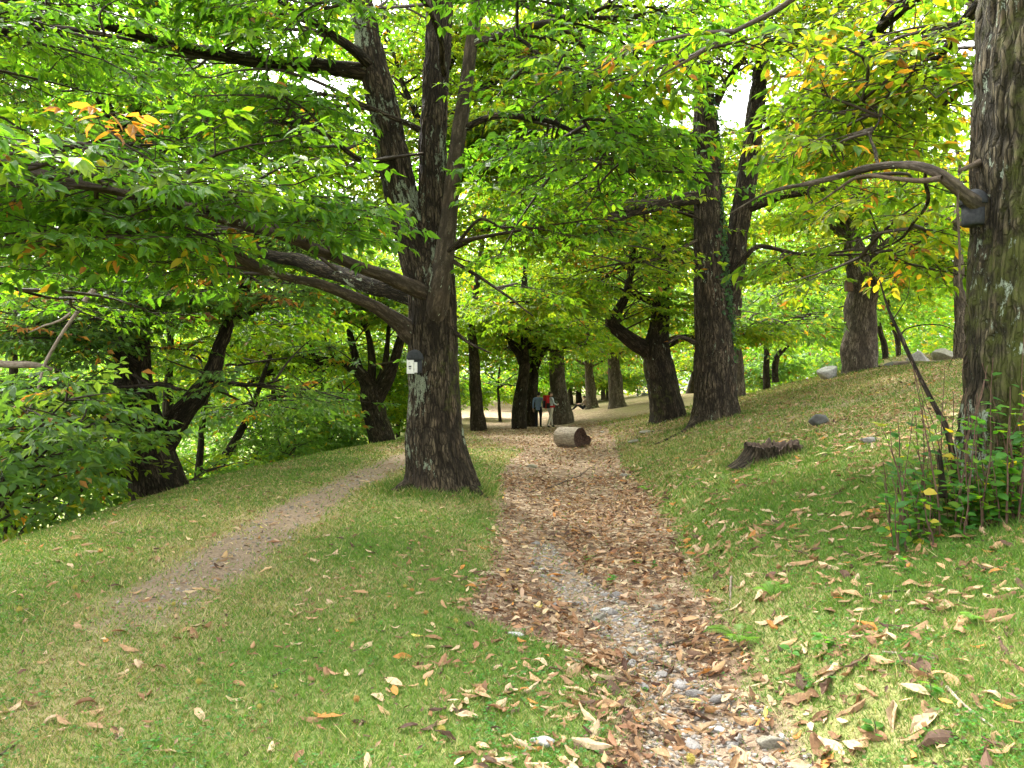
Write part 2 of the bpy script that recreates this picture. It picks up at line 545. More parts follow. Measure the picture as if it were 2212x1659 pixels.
def tube(P, R, nseg=12, step=.15, bark=0.0, seed=0, flare=0, lump=.06, moss=0., lich=0., fw=.055, wob=0.0, paint=None):
    """P (k,3), R (k,) -> dict with verts, quads, bc, mask"""
    P = np.asarray(P, float); R = np.asarray(R, float)
    L = np.linalg.norm(np.diff(P, axis=0), axis=1).sum()
    n = max(4, int(L / step) + 1)
    C, s = catmull(np.hstack([P, R[:, None]]), n)
    r = np.maximum(C[:, 3], .002); C = C[:, :3]
    if wob:
        for ax in range(3):
            C[:, ax] += wob * (vnoise(np.stack([s / .5, s * 0 + ax * 7.3, s * 0 + seed * 1.7], 1), 5) - .5) * np.minimum(1, s / .4)
    T, A, B = frames(C)
    th = np.linspace(0, 2 * math.pi, nseg, endpoint=False)
    ct, stn = np.cos(th), np.sin(th)
    rr = np.repeat(r[:, None], nseg, 1)
    lx = ct[None] * rr; ly = stn[None] * rr; lz = np.repeat(s[:, None], nseg, 1)
    loc = np.stack([lx, ly, lz], -1).reshape(-1, 3)
    mask = np.zeros((len(loc), 3))
    disp = np.zeros(len(loc))
    rf = rr.ravel()
    if lump:
        disp += rf * lump * 2 * (vnoise(loc * np.array([2.2, 2.2, 1.6]) + seed * 3.1, 3) - .5)
    if bark:
        w = loc.copy()
        w[:, 0] += .5 * fw * (vnoise(loc * np.array([6, 6, 5.]) + seed, 8) - .5) * 2
        w[:, 1] += .5 * fw * (vnoise(loc * np.array([6, 6, 5.]) + seed + 40, 8) - .5) * 2
        nn = vnoise(w / np.array([fw, fw, fw * 7]) + seed, 13)
        n3 = vnoise(w / np.array([fw * .45, fw * .45, fw * 2.2]) + seed, 17)
        rdg = sst(.45, 1., 1 - np.abs(2 * nn - 1))
        disp += bark * (-rdg + .55 * (n3 - .5))
        mask[:, 0] = rdg
    if flare:
        hgtz = lz.ravel()
        thf = np.tile(th, n)
        lobes = .5 + .5 * np.cos(thf * 4 + seed) * .6 + .5 * (vnoise(np.stack([np.cos(thf) * 1.6, np.sin(thf) * 1.6, thf * 0 + seed], 1), 4) - .3)
        disp += rf * flare * np.exp(-hgtz / .32) * np.clip(lobes, 0.1, 1.5)
    if moss:
        mask[:, 1] = moss * (.35 + .9 * vnoise(loc * np.array([1.8, 1.8, .9]) + seed, 23))
    if lich:
        mask[:, 2] = lich * (.6 * vnoise(loc * np.array([4.5, 4.5, 1.5]) + seed * 2, 27) + .5 * vnoise(loc * np.array([1.3, 1.3, .8]) + seed, 29) - .5)
    r2 = (rf + disp).reshape(n, nseg)
    Vv = C[:, None, :] + r2[..., None] * (ct[None, :, None] * A[:, None, :] + stn[None, :, None] * B[:, None, :])
    ii = np.arange(n * nseg).reshape(n, nseg)
    q = np.stack([ii[:-1], np.roll(ii[:-1], -1, 1), np.roll(ii[1:], -1, 1), ii[1:]], -1).reshape(-1, 4)
    Vv = Vv.reshape(-1, 3)
    if paint is not None: paint(Vv, mask, loc)
    cap = len(Vv)
    Vv = np.vstack([Vv, C[-1] + T[-1] * r[-1] * .4])
    last = ii[-1]
    tri = np.stack([last, np.roll(last, -1), np.full(nseg, cap)], 1)
    loc = np.vstack([loc, loc[-1]]); mask = np.vstack([mask, mask[-1]])
    return dict(V=Vv, q=q, t=tri, bc=loc + seed * 2.37, mask=mask, C=C, r=r, T=T)


def join(tubes, name, mats, midx=None, base=(0, 0, 0)):
    o = 0; V = []; q = []; t = []; bc = []; mk = []; mi_q = []; mi_t = []
    for k, d in enumerate(tubes):
        V.append(d['V']); q.append(d['q'] + o); t.append(d['t'] + o); bc.append(d['bc']); mk.append(d['mask'])
        m = 0 if midx is None else midx[k]
        mi_q.append(np.full(len(d['q']), m)); mi_t.append(np.full(len(d['t']), m))
        o += len(d['V'])
    return new_mesh(name, np.vstack(V) - np.asarray(base), [np.vstack(q), np.vstack(t)], mats,
                    midx=np.concatenate(mi_q + mi_t), smooth=True, vec=np.vstack(bc), extra=np.vstack(mk))


def px_path(rows, Y=None):
    """rows (px, py, width_px[, Y]) -> points, radii"""
    P, R = [], []
    for r in rows:
        yy = r[3] if len(r) > 3 else Y
        P.append(at(r[0], r[1], yy)); R.append(r[2] / 2 / F * yy)
    return np.array(P), np.array(R)


# ------------------------------------------------------------------ leaves
def spray_template(seed, L=1.0):
    """leaf frames of one flat leafy spray along +X: pos, dir, normal, size ; and twig polylines"""
    r = np.random.default_rng(seed)
    pos, d, nrm, sz = [], [], [], []
    twigs = []

    def shoot(p0, ang, length, n, lev):
        pts = []
        for i in range(5):
            u = i / 4
            a = ang + .25 * u * r.normal() * .6
            pts.append(p0 + np.array([math.cos(a) * length * u, math.sin(a) * length * u, -.10 * length * u * u + .02 * r.normal() * u]))
        pts = np.array(pts); twigs.append((pts, .006 if lev else .0095))
        for i in range(n):
            u = (i + .6) / n * .95 + .05
            k = min(3, int(u * 4)); w = u * 4 - k
            p = pts[k] * (1 - w) + pts[k + 1] * w
            side = 1 if i % 2 else -1
            a = ang + side * (math.radians(r.uniform(38, 72)))
            dr = r.uniform(.10, .55)
            dd = np.array([math.cos(a), math.sin(a), -dr])
            pos.append(p); d.append(dd); nrm.append(np.array([r.normal() * .22, r.normal() * .22, 1.])); sz.append(r.uniform(.125, .19))
        for j in range(4):   # rosette at the tip
            a = ang + (j - 1.5) * .62 + r.normal() * .15
            dd = np.array([math.cos(a), math.sin(a), -r.uniform(.15, .6)])
            pos.append(pts[-1]); d.append(dd); nrm.append(np.array([r.normal() * .25, r.normal() * .25, 1.])); sz.append(r.uniform(.13, .20))

    shoot(np.zeros(3), 0., L, 9, 0)
    for u, sgn in ((.3, 1), (.5, -1), (.7, 1)):
        p = np.array([L * u, 0, -.1 * L * u * u])
        shoot(p, sgn * math.radians(r.uniform(35, 60)), L * r.uniform(.32, .5), 4, 1)
    return np.array(pos), unit(np.array(d)), unit(np.array(nrm)), np.array(sz), twigs


TEMPL = [spray_template(100 + k) for k in range(7)]

LEAF_HI = np.array([[0, 0, 0], [.30, .20, .045], [.30, 0, -.01], [.30, -.20, .045], [.68, .16, .0], [.68, 0, -.045], [.68, -.16, .0], [1, 0, -.13]])
LEAF_HI_T = np.array([[0, 2, 1], [0, 3, 2], [4, 5, 7], [5, 6, 7]])
LEAF_HI_Q = np.array([[1, 2, 5, 4], [2, 3, 6, 5]])
LEAF_LO = np.array([[0, 0, 0], [.45, .22, .04], [.45, -.22, .04], [1, 0, -.08]])
LEAF_LO_T = np.array([[0, 3, 1], [0, 2, 3]])


def leaf_verts(pos, X, Nn, size, shape, vary=False):
    Yd = unit(np.cross(Nn, X)); Z = np.cross(X, Yd)
    S = shape[None] * size[:, None, None]
    if vary:
        r = np.random.default_rng(len(pos))
        S = S * np.stack([np.ones(len(pos)), r.uniform(.72, 1.25, len(pos)), r.uniform(-.6, 3.2, len(pos))], 1)[:, None]
    return pos[:, None] + S[..., 0:1] * X[:, None] + S[..., 1:2] * Yd[:, None] + S[..., 2:3] * Z[:, None]


def leaves_mesh(name, pos, X, Nn, size, colr, base, hi, material):
    shape = LEAF_HI if hi else LEAF_LO
    Vv = leaf_verts(pos, X, Nn, size, shape, True)
    m, k = Vv.shape[:2]
    off = (np.arange(m) * k)[:, None, None]
    if hi:
        fs = [(LEAF_HI_T[None] + off).reshape(-1, 3), (LEAF_HI_Q[None] + off).reshape(-1, 4)]
    else:
        fs = [(LEAF_LO_T[None] + off).reshape(-1, 3)]
    return new_mesh(name, Vv.reshape(-1, 3) - np.asarray(base), fs, [material], smooth=False, color=np.repeat(colr, k, 0))


GREENS = np.array([[.060, .150, .020], [.075, .175, .020], [.095, .195, .020], [.055, .135, .022], [.125, .215, .022]])
YGREEN = np.array([[.120, .205, .020], [.150, .225, .020], [.095, .180, .020], [.190, .240, .022], [.080, .160, .022]])
AUTUMN = np.array([[.28, .24, .02], [.32, .20, .03], [.29, .13, .03], [.22, .10, .035], [.32, .27, .04]])
BROWN = np.array([[.26, .12, .04], [.34, .17, .07], [.20, .09, .035]])
BLUEG = np.array([[.085, .170, .050], [.100, .195, .055], [.075, .150, .045], [.135, .215, .055]])


def visible(p, mx=330, my_top=-420, my_bot=1800, near=1.8):
    Y = np.maximum(p[:, 1], 1e-3)
    px = CX + p[:, 0] / Y * F; py = CY - (p[:, 2] - EYE) / Y * F
    return (p[:, 1] > near) & (px > -mx) & (px < 2212 + mx) & (py > my_top) & (py < my_bot)


# windows of the view where the photograph shows bare wood: no sprays nearer than the last number
CLEAR = [(1478, 1575, 235, 560, 18.3), (1572, 1690, 120, 560, 18.6), (1325, 1515, 400, 490, 17.7), (1805, 1900, 450, 770, 24.6), (765, 860, 0, 300, 10.9), (835, 985, 250, 660, 10.8), (915, 1045, 0, 300, 10.6),
         (1395, 1480, 690, 900, 23.5), (1690, 2110, 340, 425, 6.9), (1310, 1380, 540, 740, 23.6), (505, 780, 752, 845, 26.6), (765, 880, 690, 950, 26.6)]


def in_clear(O, X, S):
    p = O + X * (S * .55)[:, None]
    Y = np.maximum(p[:, 1], .1)
    px = CX + p[:, 0] / Y * F; py = CY - (p[:, 2] - EYE) / Y * F
    bad = np.zeros(len(O), bool)
    for a, b, c, d_, ym in CLEAR:
        bad |= (px > a - 18) & (px < b + 18) & (py > c) & (py < d_) & (p[:, 1] < ym)
    for LP in CLEAR_LIMBS:
        for q in range(len(LP) - 1):
            (x0, y0, Y0), (x1, y1, Y1_) = LP[q], LP[q + 1]
            t = np.clip((px - x0) / (x1 - x0 + 1e-6), 0, 1)
            hit = (px > min(x0, x1)) & (px < max(x0, x1)) & (np.abs(py - (y0 + t * (y1 - y0))) < 34) & (p[:, 1] < Y0 + t * (Y1_ - Y0) + .25)
            bad |= hit
    return bad & (_hash((O[:, 0] * 997).astype(np.int64), (O[:, 1] * 991).astype(np.int64), (O[:, 2] * 983).astype(np.int64), 3) < .9)


CLEAR_LIMBS = [[(0, 365, 6), (150, 392, 6.5), (300, 420, 7), (400, 450, 7.6), (500, 478, 8.3), (600, 505, 9), (760, 572, 10.2), (900, 630, 10.9)],
               [(430, 515, 8.3), (540, 572, 9), (620, 598, 9.5), (760, 640, 10.4), (870, 700, 11.2)],
               [(136, 31, 9.8), (290, 72, 10.2), (440, 110, 10.6), (640, 140, 11), (800, 155, 11.3)],
               [(1010, 270, 10.9), (1100, 250, 10.6), (1265, 300, 10.2)], [(1030, 100, 10.9), (1165, 53, 10.5), (1330, 0, 9.9)],
               [(1590, 585, 18.4), (1645, 532, 18), (1720, 546, 17.5), (1950, 540, 16.4)]]


def make_crown(limbs, n_sec, rng, sec_len=(1.0, 2.4), spray=(.75, 1.15), gap=.34, up=.12, t0=.15, droop=.25, avoid=None):
    """limbs: list of (C, weight). Returns spray origins/frames and secondary branch polylines"""
    Ls = np.array([np.linalg.norm(np.diff(c, axis=0), axis=1).sum() * w for c, w in limbs])
    pr = Ls / Ls.sum()
    O, X, Zn, S = [], [], [], []
    secs, K = [], []
    tries = 0
    while len(secs) < n_sec and tries < n_sec * 4:
        tries += 1
        k = rng.choice(len(limbs), p=pr)
        c = limbs[k][0]
        t = t0 + (1 - t0) * rng.random() ** .8
        i = min(len(c) - 2, int(t * (len(c) - 1)))
        p = c[i]; tg = unit(c[i + 1] - c[i])
        az = rng.uniform(0, 2 * math.pi)
        h = np.array([math.cos(az), math.sin(az), 0])
        d = unit(.55 * tg + 1.0 * h + np.array([0, 0, up + rng.normal() * .18]))
        L = rng.uniform(*sec_len) * (1.15 - .4 * t)
        mid = p + d * L * .6
        if not visible(mid[None])[0]: continue
        if avoid is not None and avoid(mid): continue
        u = np.linspace(0, 1, 7)[:, None]
        side = unit(np.cross(d, [0, 0, 1.])) * rng.normal() * .14 * L
        pts = p + d * L * u + side * np.sin(u * 3.1) + np.array([0, 0, -droop * L * .5]) * u ** 2
        secs.append((pts, .012 + .011 * L))
        m = max(2, int(L / gap))
        for j in range(m + 1):
            uu = .22 + .78 * j / m
            q = p + d * L * uu + side * math.sin(uu * 3.1) + np.array([0, 0, -droop * L * .5 * uu * uu])
            ang = 0 if j == m else (1 if j % 2 else -1) * math.radians(rng.uniform(35, 75))
            dh = unit(np.array([d[0], d[1], 0]) + 1e-6)
            x = np.array([dh[0] * math.cos(ang) - dh[1] * math.sin(ang), dh[0] * math.sin(ang) + dh[1] * math.cos(ang), -.08 + rng.normal() * .17])
            x = unit(x)
            n = unit(np.array([rng.normal() * .22, rng.normal() * .22, 1.]))
            K.append(len(secs) - 1); O.append(q); X.append(x); Zn.append(n); S.append(rng.uniform(*spray) * (1.0 if j < m else .8))
    return np.array(O), np.array(X), np.array(Zn), np.array(S), (secs, np.array(K))


def live(secs, ok):
    """only the branches that still carry leaves"""
    ss, K = secs
    n = np.bincount(K[ok], minlength=len(ss)); m = np.bincount(K, minlength=len(ss))
    return [s for s, a, b in zip(ss, n, m) if a >= max(1, .5 * b)]


def sprays_to_leaves(O, X, Zn, S, rng, pal, autumn=.03, brown=0.0, lscale=1.0, keep=1.0, clump=.6):
    Yd = unit(np.cross(Zn, X)); Z = np.cross(X, Yd)
    pos, dd, nn, sz, cc = [], [], [], [], []
    twig_pts, twig_r = [], []
    which = rng.integers(0, len(TEMPL), len(O))
    for k, (tp, td, tn, ts, tw) in enumerate(TEMPL):
        s = np.where(which == k)[0]
        if not len(s): continue
        R = np.stack([X[s], Yd[s], Z[s]], -1)             # (m,3,3) columns
        m = len(s); n = len(tp)
        if keep < 1:
            sel = rng.random(n) < keep
            sel[:2] = True
        else:
            sel = np.ones(n, bool)
        tp2, td2, tn2, ts2 = tp[sel], td[sel], tn[sel], ts[sel]; n = len(tp2)
        pp = O[s][:, None] + np.einsum('mij,nj->mni', R, tp2) * S[s][:, None, None]
        d2 = np.einsum('mij,nj->mni', R, td2)
        n3 = np.einsum('mij,nj->mni', R, tn2)
        d2 = unit(d2 + rng.normal(size=d2.shape) * .18)
        n3 = unit(n3 + rng.normal(size=n3.shape) * .26)
        sizes = ts2[None] * rng.uniform(.6, 1.28, (m, n)) * lscale
        ci = rng.integers(0, len(pal), (m, n))
        base_i = rng.integers(0, len(pal), m)
        ci = np.where(rng.random((m, n)) < clump, base_i[:, None], ci)
        c = pal[ci] * rng.uniform(.78, 1.22, (m, n, 1))
        aut_s = rng.random(m) < autumn * .7
        pa = np.where(aut_s[:, None], .45, autumn * .5)
        au = rng.random((m, n)) < pa
        c = np.where(au[..., None], AUTUMN[rng.integers(0, len(AUTUMN), (m, n))] * rng.uniform(.8, 1.1, (m, n, 1)), c)
        if brown:
            br = (rng.random(m) < brown)[:, None] & (rng.random((m, n)) < .85)
            c = np.where(br[..., None], BROWN[rng.integers(0, len(BROWN), (m, n))], c)
        pos.append(pp.reshape(-1, 3)); dd.append(d2.reshape(-1, 3)); nn.append(n3.reshape(-1, 3)); sz.append(sizes.ravel()); cc.append(c.reshape(-1, 3))
        for pts, r in tw:
            twig_pts.append(O[s][:, None] + np.einsum('mij,nj->mni', R, pts) * S[s][:, None, None]); twig_r.append(r)
    return (np.vstack(pos), np.vstack(dd), np.vstack(nn), np.concatenate(sz), np.vstack(cc)), (twig_pts, twig_r)


def twig_mesh(name, secs, twigs, base, material, with_sprays=True, rmul=1.0):
    """three sided thin stems, joined"""
    Vs, Fs, o = [], [], 0

    def add(P, r0):
        nonlocal o
        m, n = P.shape[:2]
        T = unit(np.gradient(P, axis=1))
        a = unit(np.cross(T, np.array([.31, .17, .93])))
        b = np.cross(T, a)
        rr = (np.asarray(r0).reshape(-1, 1) * np.linspace(1, .3, n)[None])[..., None] * rmul
        ring = [P + rr * (a * math.cos(t) + b * math.sin(t)) for t in (0, 2.094, 4.189)]
        Vv = np.stack(ring, 2)
        ii = (np.arange(m * n * 3).reshape(m, n, 3)) + o
        q = np.stack([ii[:, :-1], np.roll(ii[:, :-1], -1, 2), np.roll(ii[:, 1:], -1, 2), ii[:, 1:]], -1).reshape(-1, 4)
        Vs.append(Vv.reshape(-1, 3)); Fs.append(q); o += m * n * 3

    if secs:
        add(np.stack([s[0] for s in secs]), np.array([s[1] for s in secs]))
    if with_sprays:
        for P, r in zip(*twigs):
            add(P[:, ::2], np.full(len(P), r))
    return new_mesh(name, np.vstack(Vs) - np.asarray(base), [np.vstack(Fs)], [material], smooth=True)


TWIG = m_plain('twig_bark', (0.045, 0.033, 0.022), .85, 30, .35)
TWIG_PALE = m_plain('twig_dead', (0.20, 0.155, 0.115), .85, 30, .3)


def tree(name, label, trunk, limbs, n_sec, seed, pal=GREENS, bark_m=BARK, limb_m=None, autumn=.03, brown=0., hi=False, lscale=1., keep=1.,
         nseg=48, step=.10, bark=.014, fw=.06, flare=.5, moss=0., lich=0., sec_len=(1.0, 2.4), gap=.34, sprays_twigs=True, weights=None,
         cat='tree', group=None, spray=(.75, 1.15), up=.12, extra_crown=None, paint=None, droop=.25, avoid=None, lump=.07, sink=.25):
    """trunk: list of (P,R) stems, first one stands on the ground; limbs: list of (P,R)"""
    rng = np.random.default_rng(seed)
    P0, R0 = trunk[0]
    base = P0[0].copy()
    zg = h1(base[0], base[1])
    base[2] = min(zg, base[2]) if abs(zg - base[2]) < 3 else base[2]
    P0 = np.vstack([[P0[0][0], P0[0][1], min(zg, P0[0][2]) - sink], P0[0:] + 0.0]); R0 = np.concatenate([[R0[0]], R0])
    if abs(P0[1][2] - P0[0][2]) < .05: P0[1][2] = P0[0][2] + .1
    root = thing(name, base, label, cat, group)
    tubes = []
    for k, (P, R) in enumerate([(P0, R0)] + list(trunk[1:])):
        big = R.max()
        ns = max(8, int(nseg * (1 if k == 0 else .75)))
        tubes.append(tube(P, R, ns, step, bark * (1 if big > .08 else .4), seed + k, flare if k == 0 else 0, lump, moss, lich, fw, paint=paint))
    link('trunk', join(tubes, 'trunk', [bark_m], base=base), root)
    lt = []
    for k, (P, R) in enumerate(limbs):
        d = tube(P, R, 10 if R.max() < .03 else max(10, nseg // 3), min(.14, step * 2), .006 if R.max() > .05 and bark else 0, seed + 20 + k, 0, .12, moss * .5, lich * .6, .04, wob=.06)
        lt.append(d)
        m = limb_m[k] if isinstance(limb_m, (list, tuple)) else (limb_m or bark_m)
        lo = link('limb', join([d], 'limb', [m], base=base), root)
    cl = [(d['C'][int(len(d['C']) * .08):], 1.0) for d in lt]
    if weights is not None:
        cl = [(c, w) for (c, _), w in zip(cl, weights) if w > 0]
    for k, d in enumerate(tubes):
        if k > 0 or not lt:
            cl.append((d['C'][int(len(d['C']) * .55):], .7))
    if extra_crown: cl += extra_crown
    if n_sec:
        O, X, Zn, S, secs = make_crown(cl, n_sec, rng, sec_len, spray, gap, up, droop=droop, avoid=avoid)
        if len(O):
            ok = visible(O)
            ok &= O[:, 2] > hgt(O[:, 0], O[:, 1], False) + .35
            if avoid is not None:
                ok &= ~np.array([avoid(p) for p in O])
            ok &= ~in_clear(O, X, S)
            secs = live(secs, ok)
            O, X, Zn, S = O[ok], X[ok], Zn[ok], S[ok]
            lv, tw = sprays_to_leaves(O, X, Zn, S, rng, pal, autumn, brown, lscale, keep)
            link('twigs', twig_mesh('twigs', secs, tw, base, TWIG, sprays_twigs), root, kind='stuff')
            if hi:
                # the largest leaves in view are leaves of their own
                p = lv[0]; Y = np.maximum(p[:, 1], .1)
                px = CX + p[:, 0] / Y * F; py = CY - (p[:, 2] - EYE) / Y * F
                app = lv[3] / Y * ((px > 0) & (px < 2212) & (py > 0) & (py < 1659) & (p[:, 1] > 2))
                pick = np.argsort(-app)[:260]
                own_leaves(root, base, [a[pick] for a in lv])
                rest = np.ones(len(p), bool); rest[pick] = False
                lv = [a[rest] for a in lv]
            link('crown', leaves_mesh('crown', *lv, base, hi, LEAF), root, kind='stuff')
            print(name, 'leaves', len(lv[0]), 'sprays', len(O))
    return root


OWN_MATS = [m_leaf_plain('leaf_' + n, c, .5, .58, .32, (2.3, 2.2, .6), .12) for n, c in
            (('deep_green', (.055, .140, .020)), ('mid_green', (.075, .170, .020)), ('yellow_green', (.13, .21, .02)), ('rust', (.34, .17, .04)))]
OWN_MESH = [new_mesh('leaf', LEAF_HI, [LEAF_HI_T, LEAF_HI_Q], [m]) for m in OWN_MATS]


def own_leaves(root, base, lv):
    pos, X, Nn, sz, cc = lv
    Yd = unit(np.cross(Nn, X)); Z = np.cross(X, Yd)
    for i in range(len(pos)):
        r, g = cc[i][0], cc[i][1]
        k = 3 if r > g else (2 if r > .10 else (1 if g > .15 else 0))
        o = bpy.data.objects.new('leaf', OWN_MESH[k]); COL.objects.link(o); o.parent = root
        s = sz[i]
        M = Matrix(((X[i][0] * s, Yd[i][0] * s, Z[i][0] * s, pos[i][0] - base[0]), (X[i][1] * s, Yd[i][1] * s, Z[i][1] * s, pos[i][1] - base[1]),
                    (X[i][2] * s, Yd[i][2] * s, Z[i][2] * s, pos[i][2] - base[2]), (0, 0, 0, 1)))
        o.matrix_basis = M


def auto_limbs(top, r0, n, length, rng, rise=(.2, .7), az0=None, spread=2 * math.pi):
    out = []
    for k in range(n):
        az = (az0 if az0 is not None else 0) + (k + rng.uniform(-.3, .3)) / n * spread
        L = length * rng.uniform(.75, 1.15)
        rs = rng.uniform(*rise)
        d = np.array([math.cos(az), math.sin(az), 0])
        pts = [top + np.array([0, 0, -.25 * rng.random()])]
        for j in range(1, 6):
            u = j / 5
            pts.append(top + d * L * u + np.array([0, 0, L * rs * (u ** .75)]) + rng.normal(size=3) * .07 * L * u)
        out.append((np.array(pts), r0 * np.array([1, .8, .62, .45, .3, .12])))
    return out


# ================================================================== TREE: the near chestnut
Y1 = 11.3
t1 = px_path([(951, 1082, 150), (948, 1020, 136), (941, 950, 126), (937, 880, 118), (937, 800, 112), (936, 720, 107), (934, 650, 104), (930, 590, 92), (928, 540, 70)], Y1)
t1a = px_path([(922, 640, 80), (905, 570, 82), (889, 510, 78), (868, 430, 73), (848, 330, 69), (825, 220, 65), (800, 110, 60), (778, 0, 56), (760, -120, 48), (740, -260, 34)], Y1)
t1b = px_path([(944, 640, 84), (941, 560, 78), (938, 480, 74), (936, 400, 67), (936, 270, 61), (944, 130, 58), (951, 0, 57), (958, -150, 45), (960, -300, 28)], Y1)
t1c = px_path([(936, 745, 16, 11.25), (940, 700, 36, 11.12), (945, 660, 50, 10.99), (949, 630, 50, 10.92), (955, 590, 46, 10.9), (964, 520, 41, 10.9), (975, 420, 37, 10.9), (985, 330, 33, 10.9), (1000, 230, 31, 10.9),
               (1018, 100, 28, 10.9), (1030, 0, 26, 10.9), (1040, -120, 20, 10.8), (1060, -260, 10, 10.7)])
L1 = [px_path(r) for r in (
    [(932, 640, 40, 11.1), (895, 622, 36, 10.92), (850, 602, 31, 10.7), (760, 572, 27, 10.2), (690, 537, 25, 9.7), (600, 505, 26, 9.0), (500, 478, 24, 8.3), (400, 450, 21, 7.6), (300, 420, 19, 7.0), (150, 392, 17, 6.5), (0, 365, 15, 6.0), (-150, 350, 7, 5.6)],
    [(905, 745, 34, 11.3), (880, 715, 44, 11.2), (860, 698, 36, 11.1), (820, 672, 28, 10.8), (760, 640, 25, 10.4), (700, 618, 22, 10.0), (620, 598, 19, 9.5), (540, 572, 21, 9), (470, 535, 18, 8.6), (430, 515, 14, 8.3), (300, 525, 10, 7.8), (200, 505, 5, 7.3)],
    [(900, 640, 54, 11.6), (800, 612, 44, 12.2), (720, 590, 36, 12.8), (650, 565, 30, 13.3), (560, 545, 25, 14), (450, 500, 18, 14.8), (350, 470, 15, 15.5)],
    [(815, 160, 40, 11.3), (760, 150, 36, 11.2), (640, 140, 32, 11), (520, 128, 30, 10.8), (440, 110, 28, 10.6), (360, 95, 26, 10.4), (290, 72, 24, 10.2), (220, 52, 20, 10), (136, 31, 16, 9.8), (0, 10, 9, 9.5)],
    [(1016, 100, 22, 10.9), (1080, 75, 19, 10.8), (1165, 53, 16, 10.5), (1240, 38, 13, 10.2), (1330, 0, 10, 9.9), (1430, -50, 6, 9.6)],
    [(998, 280, 16, 10.9), (1050, 258, 15, 10.8), (1100, 250, 14, 10.6), (1190, 262, 12, 10.4), (1265, 300, 9, 10.2), (1330, 350, 5, 10)],
    [(1105, 70, 9, 10.7), (1165, 130, 8, 10.3), (1240, 230, 7, 10), (1300, 310, 6, 9.8), (1370, 390, 3, 9.6)],
    [(966, 545, 10, 10.8), (990, 522, 8, 10.7), (1035, 475, 6, 10.6), (1080, 490, 4, 10.5), (1130, 520, 2, 10.4)],
    [(972, 560, 9, 10.9), (1040, 600, 7, 10.6), (1100, 640, 5, 10.2), (1150, 680, 3, 9.9)],
    [(985, 720, 10, 11.2), (1010, 735, 7, 10.9), (1060, 760, 4, 10.6)],
    [(905, 280, 14, 11.2), (870, 262, 12, 11), (800, 235, 10, 10.6), (700, 205, 7, 10.1), (620, 215, 4, 9.7)],
    [(852, 340, 14, 11), (780, 345, 11, 10.6), (700, 290, 9, 10.2), (600, 260, 6, 9.8)],
    [(960, 160, 14, 11.0), (930, 20, 14, 10), (850, -20, 10, 9.2), (700, 20, 6, 8.4)],
    [(815, 150, 24, 11.3), (700, 60, 18, 10.4), (560, -30, 12, 9.5), (430, -90, 8, 8.8)],
)]
W1 = [1.5, 1.1, .9, 1.2, 1.3, 1.2, 1.5, .7, .8, .15, 1.1, 1.2, .9, 1.2]


def paint1(V, mask, loc):
    """lichen on the side that faces the path's left, moss on the other, which also paints its shade darker"""
    sidew = sst(.05, -.25, V[:, 0] - (-1.17)) * sst(.2, -.2, V[:, 1] - 11.3)
    zz = V[:, 2]
    mask[:, 2] += .10 * sidew * sst(.3, .7, zz) * sst(2.3, 1.7, zz) + .035 * sst(3.0, 3.8, zz)
    mask[:, 1] += .16 * sst(-.1, .25, V[:, 0] + 1.17) * sst(3.2, 1.5, zz)  # moss that also paints the shaded right side darker
    mask[:, 2] -= .12 * sst(-.1, .2, V[:, 0] + 1.1) * sst(3, 2, zz)


def avoid1(p):
    """keep the trunk, the nest box and the view under the crown clear"""
    px = CX + p[0] / p[1] * F; py = CY - (p[2] - EYE) / p[1] * F
    lim = 645 if px < 520 else (492 + (px - 600) * .36 if px < 850 else (640 if px < 1000 else 700))
    return py > lim or (780 < px < 1070 and p[1] < 11.2 and 60 < py)


T1 = tree('chestnut_tree', 'large chestnut beside the gully with a white nest box on its trunk', [t1, t1a, t1b], L1, 265, 1, GREENS * .95, paint=paint1, lscale=.8,
          limb_m=[BARK_SMOOTH, BARK_SMOOTH, BARK_DARK, BARK_DARK] + [BARK_SMOOTH, BARK_DARK] + [TWIG] * 0 + [BARK_DARK] * 8, hi=True, autumn=.012, brown=.012, nseg=200, step=.03, bark=.024, fw=.075,
          flare=1.25, moss=.28, lich=.55, weights=W1, avoid=avoid1, sec_len=(.9, 2.1), spray=(.7, 1.05), gap=.33)
d = tube(*t1c, 40, .06, .004, 77, 0, .08, .1, .3, .05)
link('stem', join([d], 'stem', [BARK_SMOOTH], base=T1.location), T1)['label'] = 'smooth brown upright stem growing from the fork'

